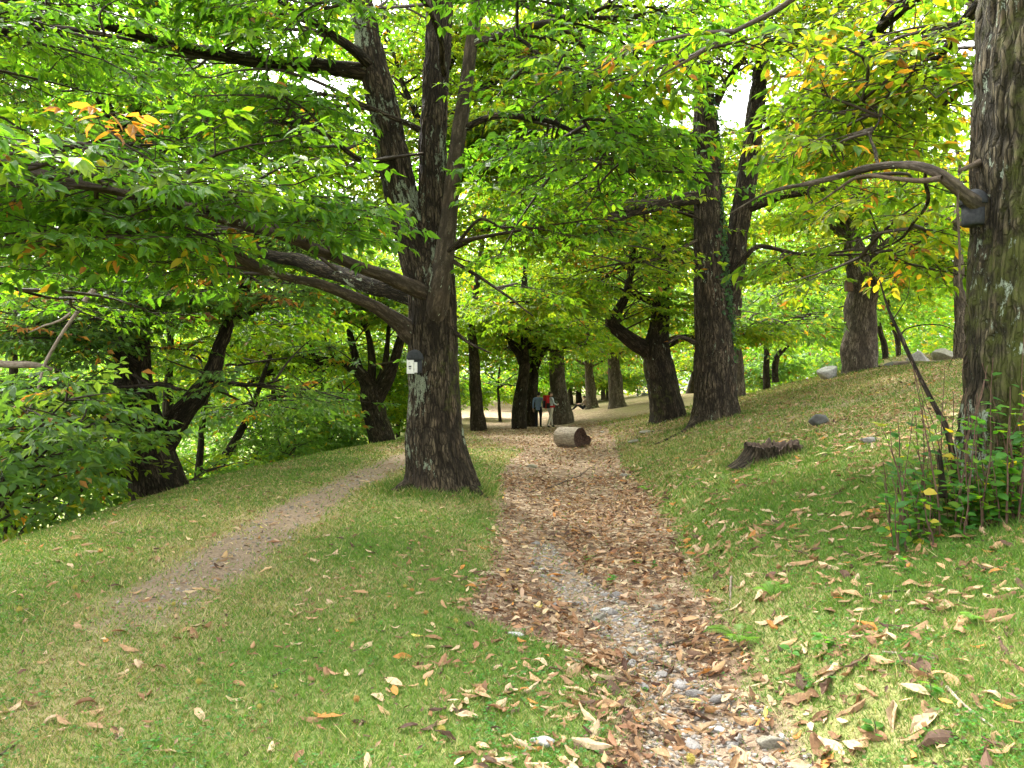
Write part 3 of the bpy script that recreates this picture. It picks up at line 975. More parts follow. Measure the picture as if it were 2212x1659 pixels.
# ================================================================== TREE: middle right
Y2 = 18.7
t2 = px_path([(1547, 918, 106), (1546, 870, 97), (1544, 800, 88), (1541, 700, 80), (1535, 600, 72), (1531, 500, 66), (1528, 400, 60), (1525, 300, 55), (1522, 230, 48), (1518, 160, 36), (1500, 60, 22), (1490, -40, 10)], Y2)
t2b = px_path([(1552, 720, 50), (1572, 640, 56), (1588, 560, 49), (1597, 480, 46), (1612, 400, 44), (1625, 300, 40), (1640, 180, 36), (1652, 90, 28), (1665, 0, 22), (1680, -120, 12)], Y2 + .25)
L2 = [px_path(r) for r in (
    [(1515, 425, 30, 18.6), (1460, 435, 26, 18.3), (1400, 450, 22, 18), (1350, 465, 18, 17.7), (1290, 505, 9, 17.3)],
    [(1545, 225, 20, 18.6), (1570, 180, 15, 18.3), (1600, 130, 11, 18), (1660, 70, 6, 17.5)],
    [(1622, 445, 28, 18.8), (1680, 425, 20, 18.4), (1720, 420, 14, 18.1), (1810, 405, 6, 17.6)],
    [(1590, 585, 14, 18.6), (1612, 552, 12, 18.2), (1645, 532, 10, 18), (1720, 546, 8, 17.5), (1830, 550, 6, 17), (1950, 540, 2, 16.4)],
    [(1500, 740, 12, 18.5), (1470, 728, 9, 18.2), (1440, 742, 6, 18)],
    [(1505, 520, 8, 18.4), (1420, 560, 6, 17.8), (1330, 570, 3, 17.2)],
    [(1640, 250, 24, 18.9), (1720, 270, 17, 18.5), (1800, 230, 12, 18.2), (1880, 210, 6, 18)],
    [(1520, 300, 20, 18.6), (1440, 280, 15, 18.2), (1350, 250, 12, 17.8), (1230, 260, 9, 17.6), (1110, 285, 6, 17.4), (1020, 300, 3, 17.2)],
    [(1515, 180, 22, 18.7), (1440, 110, 17, 18.4), (1340, 60, 13, 18.0), (1220, 70, 9, 17.8), (1110, 110, 5, 17.6)],
    [(1512, 470, 16, 19), (1400, 430, 12, 20), (1250, 410, 9, 21), (1100, 420, 5, 22)],
    [(1650, 110, 22, 18.9), (1740, 40, 15, 18.6), (1840, 0, 9, 18.2)],
    [(1530, 380, 18, 19), (1480, 350, 14, 21), (1400, 330, 10, 23)],
    [(1620, 350, 18, 19), (1700, 340, 14, 21), (1790, 330, 9, 23)],
)]


def avoid2(p):
    px = CX + p[0] / p[1] * F; py = CY - (p[2] - EYE) / p[1] * F
    return py > 690 or (py > 560 and 1470 < px < 1650) or (1470 < px < 1660 and p[1] < 18.4 and py > 250)


T2 = tree('chestnut_tree', 'tall furrowed chestnut with ivy, forked high, right of the gully', [t2, t2b], L2, 470, 2, YGREEN, BARK, autumn=.09, nseg=150, step=.045, bark=.026, fw=.085,
          flare=.45, moss=.16, lich=.35, lscale=.88, avoid=avoid2, gap=.36, weights=[1.0, 1, 1, .35, .1, .6, 1, 1.4, 1.4, 1.2, 1, .9, .9])
# exposed root
d = tube(*px_path([(1512, 905, 26, 18.5), (1480, 935, 18, 17.9), (1440, 952, 12, 17.2), (1415, 960, 5, 16.8)]), 12, .1, .004, 5, 0, .2, .4)
link('root', join([d], 'root', [BARK], base=T2.location), T2)

# ================================================================== TREE: leaning
Y3 = 24.
t3 = px_path([(1443, 905, 78), (1438, 862, 72), (1430, 822, 68), (1421, 780, 65), (1419, 740, 54), (1424, 700, 42), (1430, 650, 34), (1433, 600, 26), (1436, 520, 16), (1440, 440, 8)], Y3)
L3 = [px_path(r, Y3) for r in (
    [(1424, 788, 46), (1400, 760, 38), (1364, 736, 32), (1334, 713, 30), (1320, 699, 28), (1330, 682, 24), (1350, 642, 18), (1364, 580, 16), (1368, 540, 14), (1372, 480, 8)],
    [(1436, 745, 24), (1475, 730, 17), (1530, 735, 12), (1600, 720, 5)],
    [(1366, 570, 14, 23.8), (1310, 596, 11, 23), (1240, 627, 9, 22), (1180, 650, 7, 21), (1125, 656, 3, 20.4)],
    [(1428, 660, 20), (1380, 640, 14), (1320, 620, 8)],
    [(1432, 610, 20), (1480, 560, 14), (1540, 520, 7)],
    [(1368, 540, 13), (1330, 470, 9), (1280, 420, 5)],
    [(1434, 560, 18), (1420, 480, 12, 23), (1400, 420, 7, 22)])]


def avoid3(p):
    px = CX + p[0] / p[1] * F; py = CY - (p[2] - EYE) / p[1] * F
    return py > 745 or (py > 690 and 1330 < px < 1480)


tree('chestnut_tree', 'mossy leaning chestnut with a crooked limb reaching left', [t3], L3, 190, 3, YGREEN, BARK_DARK, autumn=.05, nseg=100, step=.06, bark=.022, fw=.09,
     flare=.3, moss=.45, lich=.2, lscale=1.1, avoid=avoid3, gap=.4)

# ================================================================== TREE: grey trunk on the right slope
Y4 = 25.
t4 = px_path([(1856, 772, 76), (1857, 720, 67), (1860, 660, 63), (1863, 620, 61), (1856, 580, 54), (1846, 540, 44), (1835, 500, 36), (1826, 460, 28), (1815, 400, 20), (1800, 300, 10)], Y4)
L4 = [px_path(r, Y4) for r in (
    [(1868, 660, 34), (1880, 610, 26), (1884, 560, 20), (1890, 500, 12)],
    [(1840, 520, 24), (1780, 480, 17), (1700, 470, 9)],
    [(1832, 480, 22), (1880, 420, 16), (1960, 380, 8)],
    [(1886, 550, 18), (1950, 500, 12), (2030, 480, 6)],
    [(1822, 430, 22), (1740, 380, 14), (1660, 370, 7)],
    [(1850, 545, 14, 24.8), (1760, 560, 10, 24), (1690, 590, 6, 23.4)],
    [(1886, 560, 14), (1990, 570, 10, 24), (2080, 590, 5, 23)])]


def avoid4(p):
    px = CX + p[0] / p[1] * F; py = CY - (p[2] - EYE) / p[1] * F
    return py > 700 or (py > 520 and 1810 < px < 1900 and p[1] < 25.2)


T4 = tree('chestnut_tree', 'pale grey old chestnut trunk on the crest behind the boulder', [t4], L4, 150, 4, YGREEN, BARK_GREY, autumn=.07, nseg=110, step=.06, bark=.022, fw=.085,
          flare=.2, moss=.12, lich=.25, lscale=1.1, avoid=avoid4, gap=.42, lump=.16)

# ================================================================== TREE: right edge
Y5 = 6.5
t5 = px_path([(2216, 1150, 292), (2213, 1000, 262), (2212, 850, 246), (2216, 700, 240), (2223, 550, 236), (2230, 400, 230), (2232, 250, 228), (2235, 0, 225), (2240, -200, 215), (2240, -600, 170)], Y5)
L5 = [px_path(r) for r in (
    [(2185, 490, 40, 6.62), (2145, 462, 46, 6.58), (2116, 443, 40, 6.5), (2085, 420, 29, 6.38), (2050, 388, 25, 6.3), (2010, 364, 22, 6.35), (1950, 355, 18, 6.5), (1880, 362, 17, 6.8), (1830, 372, 15, 7.0), (1740, 395, 11, 7.4), (1650, 418, 8, 7.8), (1560, 470, 3, 8.2)],
    [(2035, 385, 13, 6.2), (1990, 392, 12, 6.35), (1940, 388, 10, 6.5), (1850, 384, 7, 6.8), (1760, 440, 3, 7.1)],
    [(2190, 320, 22, 6.65), (2130, 345, 18, 6.6), (2095, 362, 12, 6.5), (2065, 374, 8, 6.38)],
    [(2200, -150, 60, 6.6), (2050, -60, 40, 7.6), (1900, 60, 26, 8.8), (1780, 190, 16, 9.8), (1640, 290, 7, 10.6)],
    [(1790, -60, 14, 7), (1690, 8, 12, 7.2), (1600, 60, 10, 7.5), (1500, 120, 7, 7.8), (1420, 163, 3, 8)],
    [(2180, -80, 40, 6.8), (2080, 60, 24, 8.0), (1990, 170, 15, 9.0), (1890, 235, 8, 9.8), (1800, 280, 4, 10.4)],
    [(2200, -50, 40, 6.8), (2120, 120, 22, 8.4), (2060, 210, 14, 9.4), (1960, 260, 8, 10.2), (1860, 330, 4, 10.8)],
    [(2072, 385, 5, 6.3), (2071, 470, 5, 6.3), (2074, 560, 5, 6.3), (2074, 625, 4, 6.3), (2092, 662, 3, 6.3)],
    [(2000, 370, 8, 6.5), (1990, 460, 7, 7.2), (1930, 520, 5, 8), (1850, 560, 3, 8.6)],
    [(1900, 365, 8, 6.8), (1880, 300, 6, 7.4), (1900, 250, 4, 8), (1850, 200, 3, 8.5)],
)]


def avoid5(p):
    px = CX + p[0] / p[1] * F; py = CY - (p[2] - EYE) / p[1] * F
    return py > 600 or px > 2085 or (p[1] < 6.6) or (py > 330 and p[1] < 7.2) or (px < 1640 and py > 180)


def paint5(V, mask, loc):
    zz = V[:, 2]
    lf = sst(3.98, 3.86, V[:, 0]) * sst(.1, .35, zz) * sst(1.75, 1.3, zz)
    mask[:, 2] += .26 * lf * (.45 + .7 * vnoise(V * np.array([4., 4., 1.6]), 4))
    mask[:, 1] += .22 * sst(3.85, 4.25, V[:, 0]) * sst(.6, 1.2, zz) * sst(4.6, 3.0, zz)


T5 = tree('chestnut_tree', 'mossy chestnut trunk at the right edge with basal shoots', [t5], L5, 84, 5, YGREEN * .85, BARK_MOSSY, lscale=.85, limb_m=[BARK_LIMB, BARK_SMOOTH, BARK_SMOOTH, BARK_DARK, BARK_LIMB, BARK_DARK, BARK_DARK, BARK_SMOOTH, BARK_DARK, BARK_DARK],
          autumn=.13, paint=paint5, nseg=220, step=.03, bark=.03, fw=.06, flare=.25, moss=.55, lich=.42, hi=True, avoid=avoid5, gap=.36, weights=[.5, .35, .3, 1.4, .6, 1.3, 1.3, 0, 1, .8], sec_len=(.8, 1.8), spray=(.65, 1.0))

# ================================================================== TREES further back, one by one
def back_tree(rows, Y, label, seed, pal=YGREEN, bark_m=BARK_DARK, limbs=None, nl=5, ll=3.6, n_sec=70, autumn=.05, lscale=1.5, keep=.55, moss=.2, lich=.15,
              rise=(.25, .8), avoid_py=None, flare=.25, extra=None, group=None, sec_len=(1.2, 2.6), nseg=28, brown=0., bark=.02, leader=5.):
    rng = np.random.default_rng(seed + 500)
    P, R = px_path(rows, Y)
    stems = [(P, R)]
    for e in (extra or []):
        stems.append(px_path(e, Y))
    mids = [st[0][-1] for st in stems]
    if leader:
        for k, (p, r) in enumerate(stems):
            dd = unit(p[-1] - p[-2] + np.array([0, 0, .4]))
            add = [p[-1] + dd * leader * u + rng.normal(size=3) * .12 * leader * u for u in (.35, .7, 1.)]
            stems[k] = (np.vstack([p] + [a[None] for a in add]), np.concatenate([r, r[-1] * np.array([.75, .5, .22])]))
    lb = [px_path(r, Y) for r in (limbs or [])]
    if nl:
        for st in stems:
            top = st[0][-1]
            lb += auto_limbs(top, max(st[1][-1], .04), nl, ll, rng, rise)
        for mid, st in zip(mids, stems):
            lb += auto_limbs(mid, max(st[1].min() * 1.8, .05), nl, ll * 1.1, rng, (.0, .5), az0=1.)
    av = None
    if avoid_py:
        def av(p):
            return CY - (p[2] - EYE) / p[1] * F > avoid_py
    return tree('chestnut_tree', label, stems, lb, int(n_sec * 1.5), seed, pal, bark_m, autumn=autumn, nseg=nseg, step=.16, bark=bark, fw=.11, flare=flare, moss=moss, lich=lich,
                lscale=lscale, keep=keep, sec_len=sec_len, gap=.5, sprays_twigs=False, spray=(1.0, 1.5), avoid=av, group=group, brown=brown)


# left of the path, below the crest: the dark leaning giant
def avoid6(p):
    px = CX + p[0] / p[1] * F; py = CY - (p[2] - EYE) / p[1] * F
    if p[1] < 16.5:
        fx = np.interp(py, [555, 600, 650, 710, 762, 810, 852, 903, 970], [546, 535, 515, 490, 470, 455, 428, 385, 345])
        if 540 < py < 1000 and abs(px - fx) < 42: return True
    return (235 < px < 400 and p[1] < 16.4 and py > 700) or py > 1010


t6 = px_path([(350, 1095, 130), (338, 1045, 116), (322, 985, 106), (303, 925, 100), (292, 865, 86), (288, 800, 74), (290, 740, 67), (292, 680, 60), (290, 600, 50), (282, 500, 42), (268, 400, 36), (238, 260, 30), (216, 190, 27), (204, 60, 20), (195, -60, 12)], 16.6)
t6b = px_path([(345, 970, 60), (385, 903, 54), (428, 852, 45), (455, 810, 38), (470, 762, 32), (490, 712, 28), (515, 650, 25), (535, 600, 22), (546, 555, 18), (560, 480, 10)], 16.6)
L6 = [px_path(r) for r in (
    [(285, 935, 44, 16.5), (250, 905, 34, 16), (200, 870, 24, 15.3), (120, 850, 16, 14.6), (30, 845, 8, 14)],
    [(310, 1035, 18, 16.4), (230, 1022, 14, 15.6), (120, 1046, 11, 14.8), (0, 1072, 8, 14.2), (-60, 1085, 4, 14)],
    [(300, 980, 16, 16.2), (220, 1010, 12, 15.4), (150, 1090, 8, 14.8), (90, 1140, 4, 14.4)],
    [(290, 790, 26, 16.4), (230, 750, 18, 15.8), (160, 720, 12, 15.2), (60, 700, 6, 14.6)],
    [(292, 690, 26, 16.4), (360, 650, 18, 15.6), (430, 640, 10, 15)],
    [(290, 640, 24, 16.6), (220, 590, 16, 16), (130, 570, 8, 15.4)],
    [(455, 815, 14, 16.4), (500, 828, 11, 16), (560, 832, 7, 15.6), (620, 815, 3, 15.2)],
    [(500, 690, 14, 16.4), (550, 670, 10, 16.), (580, 640, 7, 15.6), (600, 610, 3, 15.4)],
    [(290, 860, 22, 16.2), (340, 830, 14, 15.2), (390, 840, 8, 14.6)],
    [(288, 900, 22, 16.0), (220, 920, 14, 14.8), (160, 930, 8, 14.0)],
    [(285, 500, 26, 16.6), (360, 440, 16, 16.4), (450, 430, 8, 16.2)],
    [(284, 460, 26, 16.6), (180, 420, 16, 16.2), (60, 420, 8, 15.8)],
    [(245, 285, 22, 16.6), (330, 200, 14, 16.0), (450, 170, 8, 15.6)],
    [(225, 215, 20, 16.6), (120, 170, 14, 16.2), (0, 150, 8, 16)],
    [(210, 110, 20, 16.6), (320, 40, 14, 16.8), (430, 0, 8, 17)],
    [(262, 370, 22, 16.8), (380, 310, 15, 17.6), (520, 270, 10, 18.4), (640, 290, 5, 19)],
    [(206, 80, 16, 16.6), (100, 30, 10, 16), (0, 0, 6, 15.6)])]
tree('chestnut_tree', 'dark leaning chestnut with a long right-hand fork below the left crest', [t6, t6b], L6, 470, 6, BLUEG, BARK_DARK, autumn=.05, nseg=110, step=.06, bark=.024, fw=.1,
     flare=.2, moss=.3, lich=.05, lscale=.85, avoid=avoid6, gap=.38, brown=.02)
# tree out of the frame at the left whose boughs reach in
t0s = (np.array([[-7.6, 7.6, h1(-7.6, 7.6)], [-7.5, 7.6, 1.5], [-7.3, 7.6, 4.0], [-7.1, 7.7, 6.5]]), np.array([.42, .36, .3, .2]))
L0 = [px_path(r) for r in (
    [(-480, 300, 60, 7.7), (-250, 150, 34, 7.4), (-60, 90, 22, 7.2), (120, 60, 14, 7.2), (300, 90, 7, 7.4)],
    [(-500, 450, 50, 7.7), (-250, 420, 28, 7.6), (-40, 380, 16, 7.8), (130, 330, 9, 8.2), (260, 300, 4, 8.6)],
    [(-500, 560, 40, 7.7), (-250, 560, 22, 7.8), (-60, 590, 12, 8.2), (90, 640, 6, 8.6), (180, 650, 3, 9)],
    [(-480, 200, 50, 7.7), (-200, 0, 26, 8.4), (60, -60, 14, 9.0), (330, -40, 7, 9.6)])]
tree('chestnut_tree', 'chestnut whose boughs hang in from the top left corner', [t0s], L0, 60, 19, GREENS, BARK_DARK, autumn=.0, nseg=40, step=.1, bark=.015,
     avoid=lambda p: (CY - (p[2] - EYE) / p[1] * F > 680 or p[1] < 5.5), weights=[1.6, 1.2, .4, 1.2], sec_len=(.8, 1.8), spray=(.7, 1.0), lscale=.68)
# dead pale branches hanging in it
d6 = [tube(*px_path(r), 7, .12, 0, 9 + i, 0, .2, wob=.08) for i, r in enumerate((
    [(205, 625, 11, 12.5), (165, 670, 9, 12.4), (125, 730, 7, 12.2), (95, 790, 6, 12.1), (80, 850, 5, 12), (55, 900, 3, 12)],
    [(-40, 782, 16, 13), (0, 785, 15, 13), (60, 788, 14, 13), (110, 800, 10, 13.2)],
    [(190, 640, 7, 12.5), (140, 690, 6, 12.4), (95, 705, 4, 12.3), (60, 720, 2, 12.2)],
    [(245, 875, 7, 14), (215, 920, 9, 14), (165, 955, 6, 14), (130, 985, 3, 14)]))]
for i, d in enumerate(d6):
    o = link('dead_branch', join([d], 'dead_branch', [BARK_PALE], base=bpy.data.objects['chestnut_tree.005'].location), bpy.data.objects['chestnut_tree.005'])
    o['label'] = 'bare pale dead branch'


def avoid7(p):
    px = CX + p[0] / p[1] * F; py = CY - (p[2] - EYE) / p[1] * F
    return py > 790 or (py > 700 and px > 700)


t7 = px_path([(826, 955, 60), (817, 922, 54), (809, 890, 52), (803, 862, 50), (800, 832, 42)], 27)
L7 = [px_path(r, 27) for r in (
    [(803, 845, 36), (785, 817, 29), (765, 798, 25), (740, 786, 21), (700, 780, 18), (650, 788, 16), (600, 800, 14), (560, 815, 10), (520, 838, 5)],
    [(815, 860, 34), (845, 800, 26), (862, 745, 20), (880, 680, 14), (890, 620, 8)],
    [(780, 815, 20), (765, 760, 16), (752, 700, 13), (745, 640, 9), (735, 570, 5)],
    [(800, 840, 24), (805, 780, 17), (795, 720, 13), (775, 680, 10), (770, 620, 6)],
    [(812, 850, 20), (830, 790, 14), (838, 730, 11), (842, 660, 6)],
    [(690, 782, 12), (660, 740, 10), (620, 720, 7), (590, 690, 4)],
    [(730, 785, 12), (700, 730, 9), (690, 690, 6), (650, 660, 3)],
    [(610, 798, 8), (570, 760, 6), (530, 750, 3)])]
tree('chestnut_tree', 'pollarded chestnut with a long arching limb at the path crest', [t7], L7, 150, 7, YGREEN, BARK_DARK, autumn=.06, nseg=70, step=.08, bark=.022, fw=.1,
     flare=.15, moss=.4, lich=.1, lscale=1.15, avoid=avoid7, gap=.42, up=.35)

# crown showing round the stems of the near chestnut
t7b = px_path([(938, 985, 46), (937, 850, 38), (938, 700, 34), (942, 560, 30), (948, 420, 25), (952, 250, 18), (955, 60, 9)], 17.5)
L7b = [px_path(r) for r in (
    [(944, 480, 22, 17.5), (880, 400, 16, 17.6), (800, 330, 11, 17.8), (700, 270, 5, 18)], [(948, 420, 22, 17.5), (1020, 370, 16, 17.6), (1100, 350, 11, 17.8), (1190, 340, 5, 18)],
    [(950, 330, 20, 17.5), (890, 230, 14, 17.8), (850, 120, 9, 18.2), (820, 0, 4, 18.4)], [(951, 290, 18, 17.5), (1010, 210, 13, 17.6), (1080, 170, 8, 17.8), (1160, 160, 4, 18)],
    [(953, 180, 15, 17.5), (1000, 90, 10, 17.6), (1060, 10, 5, 17.8)], [(940, 560, 18, 17.5), (1010, 520, 12, 17.3), (1080, 480, 6, 17.1)], [(941, 540, 20, 17.5), (860, 470, 12, 18), (780, 440, 6, 18.6)])]
tree('chestnut_tree', 'tall chestnut standing close behind the near trunk, its crown showing between the stems', [t7b], L7b, 190, 72, YGREEN, BARK_DARK, autumn=.05, nseg=40, step=.12, bark=.018, fw=.1, flare=.2, lscale=.95, gap=.4,
     avoid=lambda p: CY - (p[2] - EYE) / p[1] * F > 640)
back_tree([(1034, 922, 36), (1030, 885, 30), (1027, 830, 27), (1025, 780, 24), (1021, 735, 21), (1020, 690, 16)], 33, 'straight slim chestnut left of the walkers', 8, avoid_py=775, n_sec=130, bark_m=BARK, leader=9.5)
back_tree([(1121, 908, 34), (1122, 870, 29), (1128, 830, 26), (1133, 790, 24), (1133, 750, 19)], 35, 'dark forked chestnut just left of the walkers', 9, avoid_py=790, n_sec=120, leader=8.,
          limbs=[[(1131, 790, 18), (1118, 762, 15), (1104, 742, 12), (1095, 700, 7)]])
back_tree([(1148, 900, 28), (1149, 850, 25), (1153, 805, 22), (1150, 760, 18)], 37.5, 'dark chestnut with a rising right limb behind the walkers', 10, avoid_py=790, n_sec=90,
          limbs=[[(1153, 805, 17), (1168, 770, 14), (1188, 745, 11), (1216, 720, 9), (1240, 700, 5)]])
back_tree([(1214, 899, 50), (1210, 870, 41), (1205, 832, 35), (1203, 792, 33), (1203, 748, 30)], 39, 'broad grey chestnut beside the red backpack', 11, avoid_py=770, n_sec=100, bark_m=BARK_GREY, autumn=.12, lich=.3)
back_tree([(1279, 888, 32), (1277, 862, 25), (1275, 832, 22), (1271, 792, 18)], 50, 'lichened chestnut with a person seated at its foot', 12, avoid_py=835, n_sec=90, bark_m=BARK_GREY, lich=.5, pal=BLUEG, lscale=1.9, keep=.45)
back_tree([(1336, 895, 52), (1333, 870, 37), (1330, 840, 32), (1328, 810, 30), (1325, 770, 24)], 46, 'pale grey thick chestnut on a mossy foot, middle distance', 13, avoid_py=800, n_sec=110, bark_m=BARK_GREY, autumn=.2, lscale=1.8, keep=.5)
for i, (rows, Y, lab, bm) in enumerate((
        ([(1232, 873, 13), (1232, 850, 11), (1232, 825, 10)], 64, 'slim far chestnut right of the red backpack', BARK_GREY),
        ([(1251, 872, 15), (1250, 850, 13), (1249, 825, 11)], 62, 'dark far chestnut left of the seated person', BARK_DARK),
        ([(1303, 870, 11), (1303, 850, 10), (1302, 825, 9)], 70, 'thin far chestnut right of the seated person', BARK_GREY),
        ([(1315, 872, 14), (1315, 848, 13), (1314, 820, 11)], 66, 'grey far chestnut close behind the thick pale one', BARK_GREY),
        ([(1377, 856, 5), (1377, 842, 4), (1377, 830, 3)], 105, 'tiny far chestnut on the bright meadow', BARK_DARK),
        ([(1490, 860, 24), (1493, 845, 21), (1497, 825, 18), (1500, 800, 12)], 52, 'short dark chestnut between the two big right trunks', BARK_DARK),
        ([(1599, 846, 24), (1598, 810, 20), (1596, 770, 18), (1590, 720, 14)], 30, 'pale slim chestnut peeping out right of the ivy tree', BARK_GREY),
        ([(2076, 772, 32), (2076, 700, 28), (2074, 640, 25), (2070, 560, 20), (2065, 480, 13)], 21, 'grey chestnut half hidden by the right-edge trunk', BARK_GREY),
        ([(1912, 760, 14), (1903, 720, 12), (1893, 680, 11), (1880, 640, 9)], 34, 'slim dark tilted chestnut right of the pale crest trunk', BARK_DARK),
        ([(1940, 745, 12), (1930, 705, 11), (1922, 670, 9), (1915, 630, 7)], 37, 'thin tilted chestnut above the earth bank', BARK_DARK))):
    back_tree(rows, Y, lab, 30 + i, bark_m=bm, n_sec=70 if Y > 40 else 60, avoid_py=(838 if Y > 55 else 800) if Y > 40 else 740, lscale=2.2 if Y > 55 else 1.6, keep=.45,
              autumn=.08, pal=YGREEN if i % 2 else BLUEG, nseg=18)
back_tree([(1656, 826, 16), (1655, 795, 14), (1656, 765, 13), (1657, 730, 10)], 35, 'dark twin-stemmed chestnut on the right meadow edge', 45, extra=[[(1676, 826, 17), (1674, 800, 15), (1678, 772, 14), (1692, 755, 12), (1712, 735, 8)]],
          n_sec=110, avoid_py=770, pal=GREENS, lscale=1.5)

# slender trees and underwood beyond the left crest
LEFTS = [
    ([(428, 1040, 18), (434, 960, 15), (442, 880, 13), (452, 800, 10)], 22, 'slender dark tree right of the leaning giant'),
    ([(468, 1030, 26), (490, 980, 22), (520, 930, 17), (545, 880, 12)], 25, 'dark tree leaning right just below the left crest'),
    ([(362, 900, 24), (364, 830, 20), (366, 780, 18), (366, 700, 12)], 20, 'upright dark stem behind the leaning giant'),
    ([(716, 975, 10), (708, 920, 9), (700, 880, 8), (690, 800, 5)], 33, 'thin crooked tree left of the pollard'),
    ([(738, 960, 14), (745, 900, 12), (735, 860, 10), (728, 800, 7)], 36, 'dim tree in the gap left of the pollard'),
    ([(1080, 905, 8), (1078, 870, 7), (1076, 830, 6)], 42, 'thin tree between the slim and the forked chestnut'),
    ([(20, 1000, 26), (22, 900, 22), (30, 800, 18), (20, 650, 12)], 24, 'dark tree at the far left edge below the crest'),
    ([(150, 980, 20), (140, 880, 17), (120, 760, 14), (110, 620, 9)], 27, 'thin dark tree far left among pale sprays'),
    ([(590, 1010, 16), (600, 940, 13), (590, 860, 11), (600, 760, 8)], 34, 'straight thin tree in the left valley middle'),
    ([(860, 930, 10), (866, 880, 9), (868, 820, 7)], 38, 'thin tree hidden behind the near trunk'),
]
for i, (rows, Y, lab) in enumerate(LEFTS):
    back_tree(rows, Y, lab, 60 + i, n_sec=72, avoid_py=None, lscale=1.45, keep=.6, autumn=.05, pal=(YGREEN, BLUEG, GREENS)[i % 3], nl=5, ll=3.4, rise=(-.1, .6), nseg=20)

# low shrubs filling the hillside under the crest
def shrub(x, y, r, h, label, seed, pal, lscale=1.2, n=46, autumn=.03, group=None):
    rng = np.random.default_rng(seed)
    b = np.array([x, y, h1(x, y)])
    root = thing('hazel_shrub', b, label, 'shrub', group)
    stems, Cs = [], []
    for k in range(7):
        az = rng.uniform(0, 6.28); L = h * rng.uniform(.7, 1.1)
        pts = [b + np.array([0, 0, -.1])]
        for j in range(1, 5):
            u = j / 4
            pts.append(b + np.array([math.cos(az) * r * u * u, math.sin(az) * r * u * u, L * u]))
        tb = tube(np.array(pts), np.array([.04, .034, .026, .017, .006]), 7, .2, 0, seed + k, 0, .15)
        stems.append(tb); Cs.append((tb['C'][1:], 1.))
    for s in stems:
        link('stem', join([s], 'stem', [BARK_DARK], base=b), root)
    O, X, Zn, S, secs = make_crown(Cs, n, rng, (.7, 1.6), (.8, 1.2), .42, .15)
    if len(O):
        ok = ~in_clear(O, X, S)
        secs = live(secs, ok)
        O, X, Zn, S = O[ok], X[ok], Zn[ok], S[ok]
        lv, tw = sprays_to_leaves(O, X, Zn, S, rng, pal, autumn, 0, lscale, .7)
        link('twigs', twig_mesh('twigs', secs, tw, b, TWIG, False), root, kind='stuff')
        link('crown', leaves_mesh('crown', *lv, b, False, LEAF), root, kind='stuff')
    return root


rs = np.random.default_rng(3)
SH = [(-7.6, 11.0, 'dark leafy shrub at the left edge below the crest'), (-9.0, 13.6, 'leafy shrub beneath the lowest dead branches at left'), (-10.8, 15.5, 'pale leafy shrub left of the leaning giant'),
      (-9.4, 19.5, 'leafy shrub just right behind the leaning giant'), (-9.6, 23.5, 'shrub under the slender dark trees at left'), (-8.2, 26.5, 'low shrub at the crest left of the pollard'),
      (-7.6, 31.0, 'shrub behind the pollarded chestnut'), (-13.5, 20, 'dim shrub deep in the left hollow'), (-12.5, 27, 'shrub in the middle of the left valley'), (-16., 24, 'far left shrub in the hollow'),
      (-5.6, 34.5, 'bright shrub right behind the near trunk'), (-4.4, 38, 'bushy shrub left of the slim chestnut'), (-6.5, 43, 'pale bush beyond the slim chestnut'), (-2.0, 45, 'bush between the slim and forked chestnuts'),
      (-12., 36, 'wide shrub far down the left valley'), (-18, 33, 'shrub far down at the left'), (1.0, 58, 'bush far behind the walkers'), (19.5, 46, 'blue green bush on the far right meadow'), (14.5, 44, 'bush behind the twin-stemmed chestnut')]
for i, (x, y, lab) in enumerate(SH):
    shrub(x, y, rs.uniform(1.3, 2.2), rs.uniform(2.2, 3.6) if y < 40 else rs.uniform(1.6, 2.6), lab, 200 + i, (BLUEG, YGREEN, BLUEG)[i % 3] * (.88 if i < 2 else 1.1), 1.2 if y < 30 else 1.7, 44)

# ------------------------------------------------------------------ the wood in the distance, one mass
def woodland(name, n, seed, xr, yr, zlo, zhi, size, pal, thr, label, gmin=-3.):
    r = np.random.default_rng(seed)
    x = r.uniform(*xr, n * 3); y = r.uniform(*yr, n * 3)
    g = np.maximum(hgt(x, y, False), gmin)
    z = g + zlo + (zhi - zlo) * r.random(n * 3)
    nz = vnoise(np.stack([x / 5.0, y / 5.0, z / 3.4], 1), seed) * .65 + vnoise(np.stack([x / 1.7, y / 1.7, z / 1.1], 1), seed + 1) * .35
    # an alley stays open below the crowns in the middle
    px = CX + x / y * F
    open_ = (px > 1180) & (px < 1560) & (z - g < 3.2)
    if yr[0] > 100: open_ &= False
    ok = (nz > thr) & ~open_ & (px > -300) & (px < 2500)
    idx = np.where(ok)[0][:n]
    p = np.stack([x, y, z], 1)[idx]; m = len(p)
    az = r.uniform(0, 6.28, m)
    X = unit(np.stack([np.cos(az), np.sin(az), -.3 + .3 * r.normal(size=m)], 1))
    Nn = unit(np.stack([r.normal(size=m) * .5, r.normal(size=m) * .5, np.ones(m)], 1))
    zone = vnoise(np.stack([p[:, 0] / 7, p[:, 1] / 7, p[:, 2] / 7], 1), seed + 5)
    c = pal[np.clip((zone * len(pal) * 1.4 - .2 * len(pal)).astype(int), 0, len(pal) - 1)] * r.uniform(.8, 1.2, (m, 1))
    au = r.random(m) < .05
    c[au] = AUTUMN[r.integers(0, len(AUTUMN), au.sum())]
    o = link(name, leaves_mesh(name, p, X, Nn, size * r.uniform(.7, 1.4, m), c, (0, 0, 0), False, LEAF), kind='stuff')
    o['label'] = label
    print(name, m)
    return o


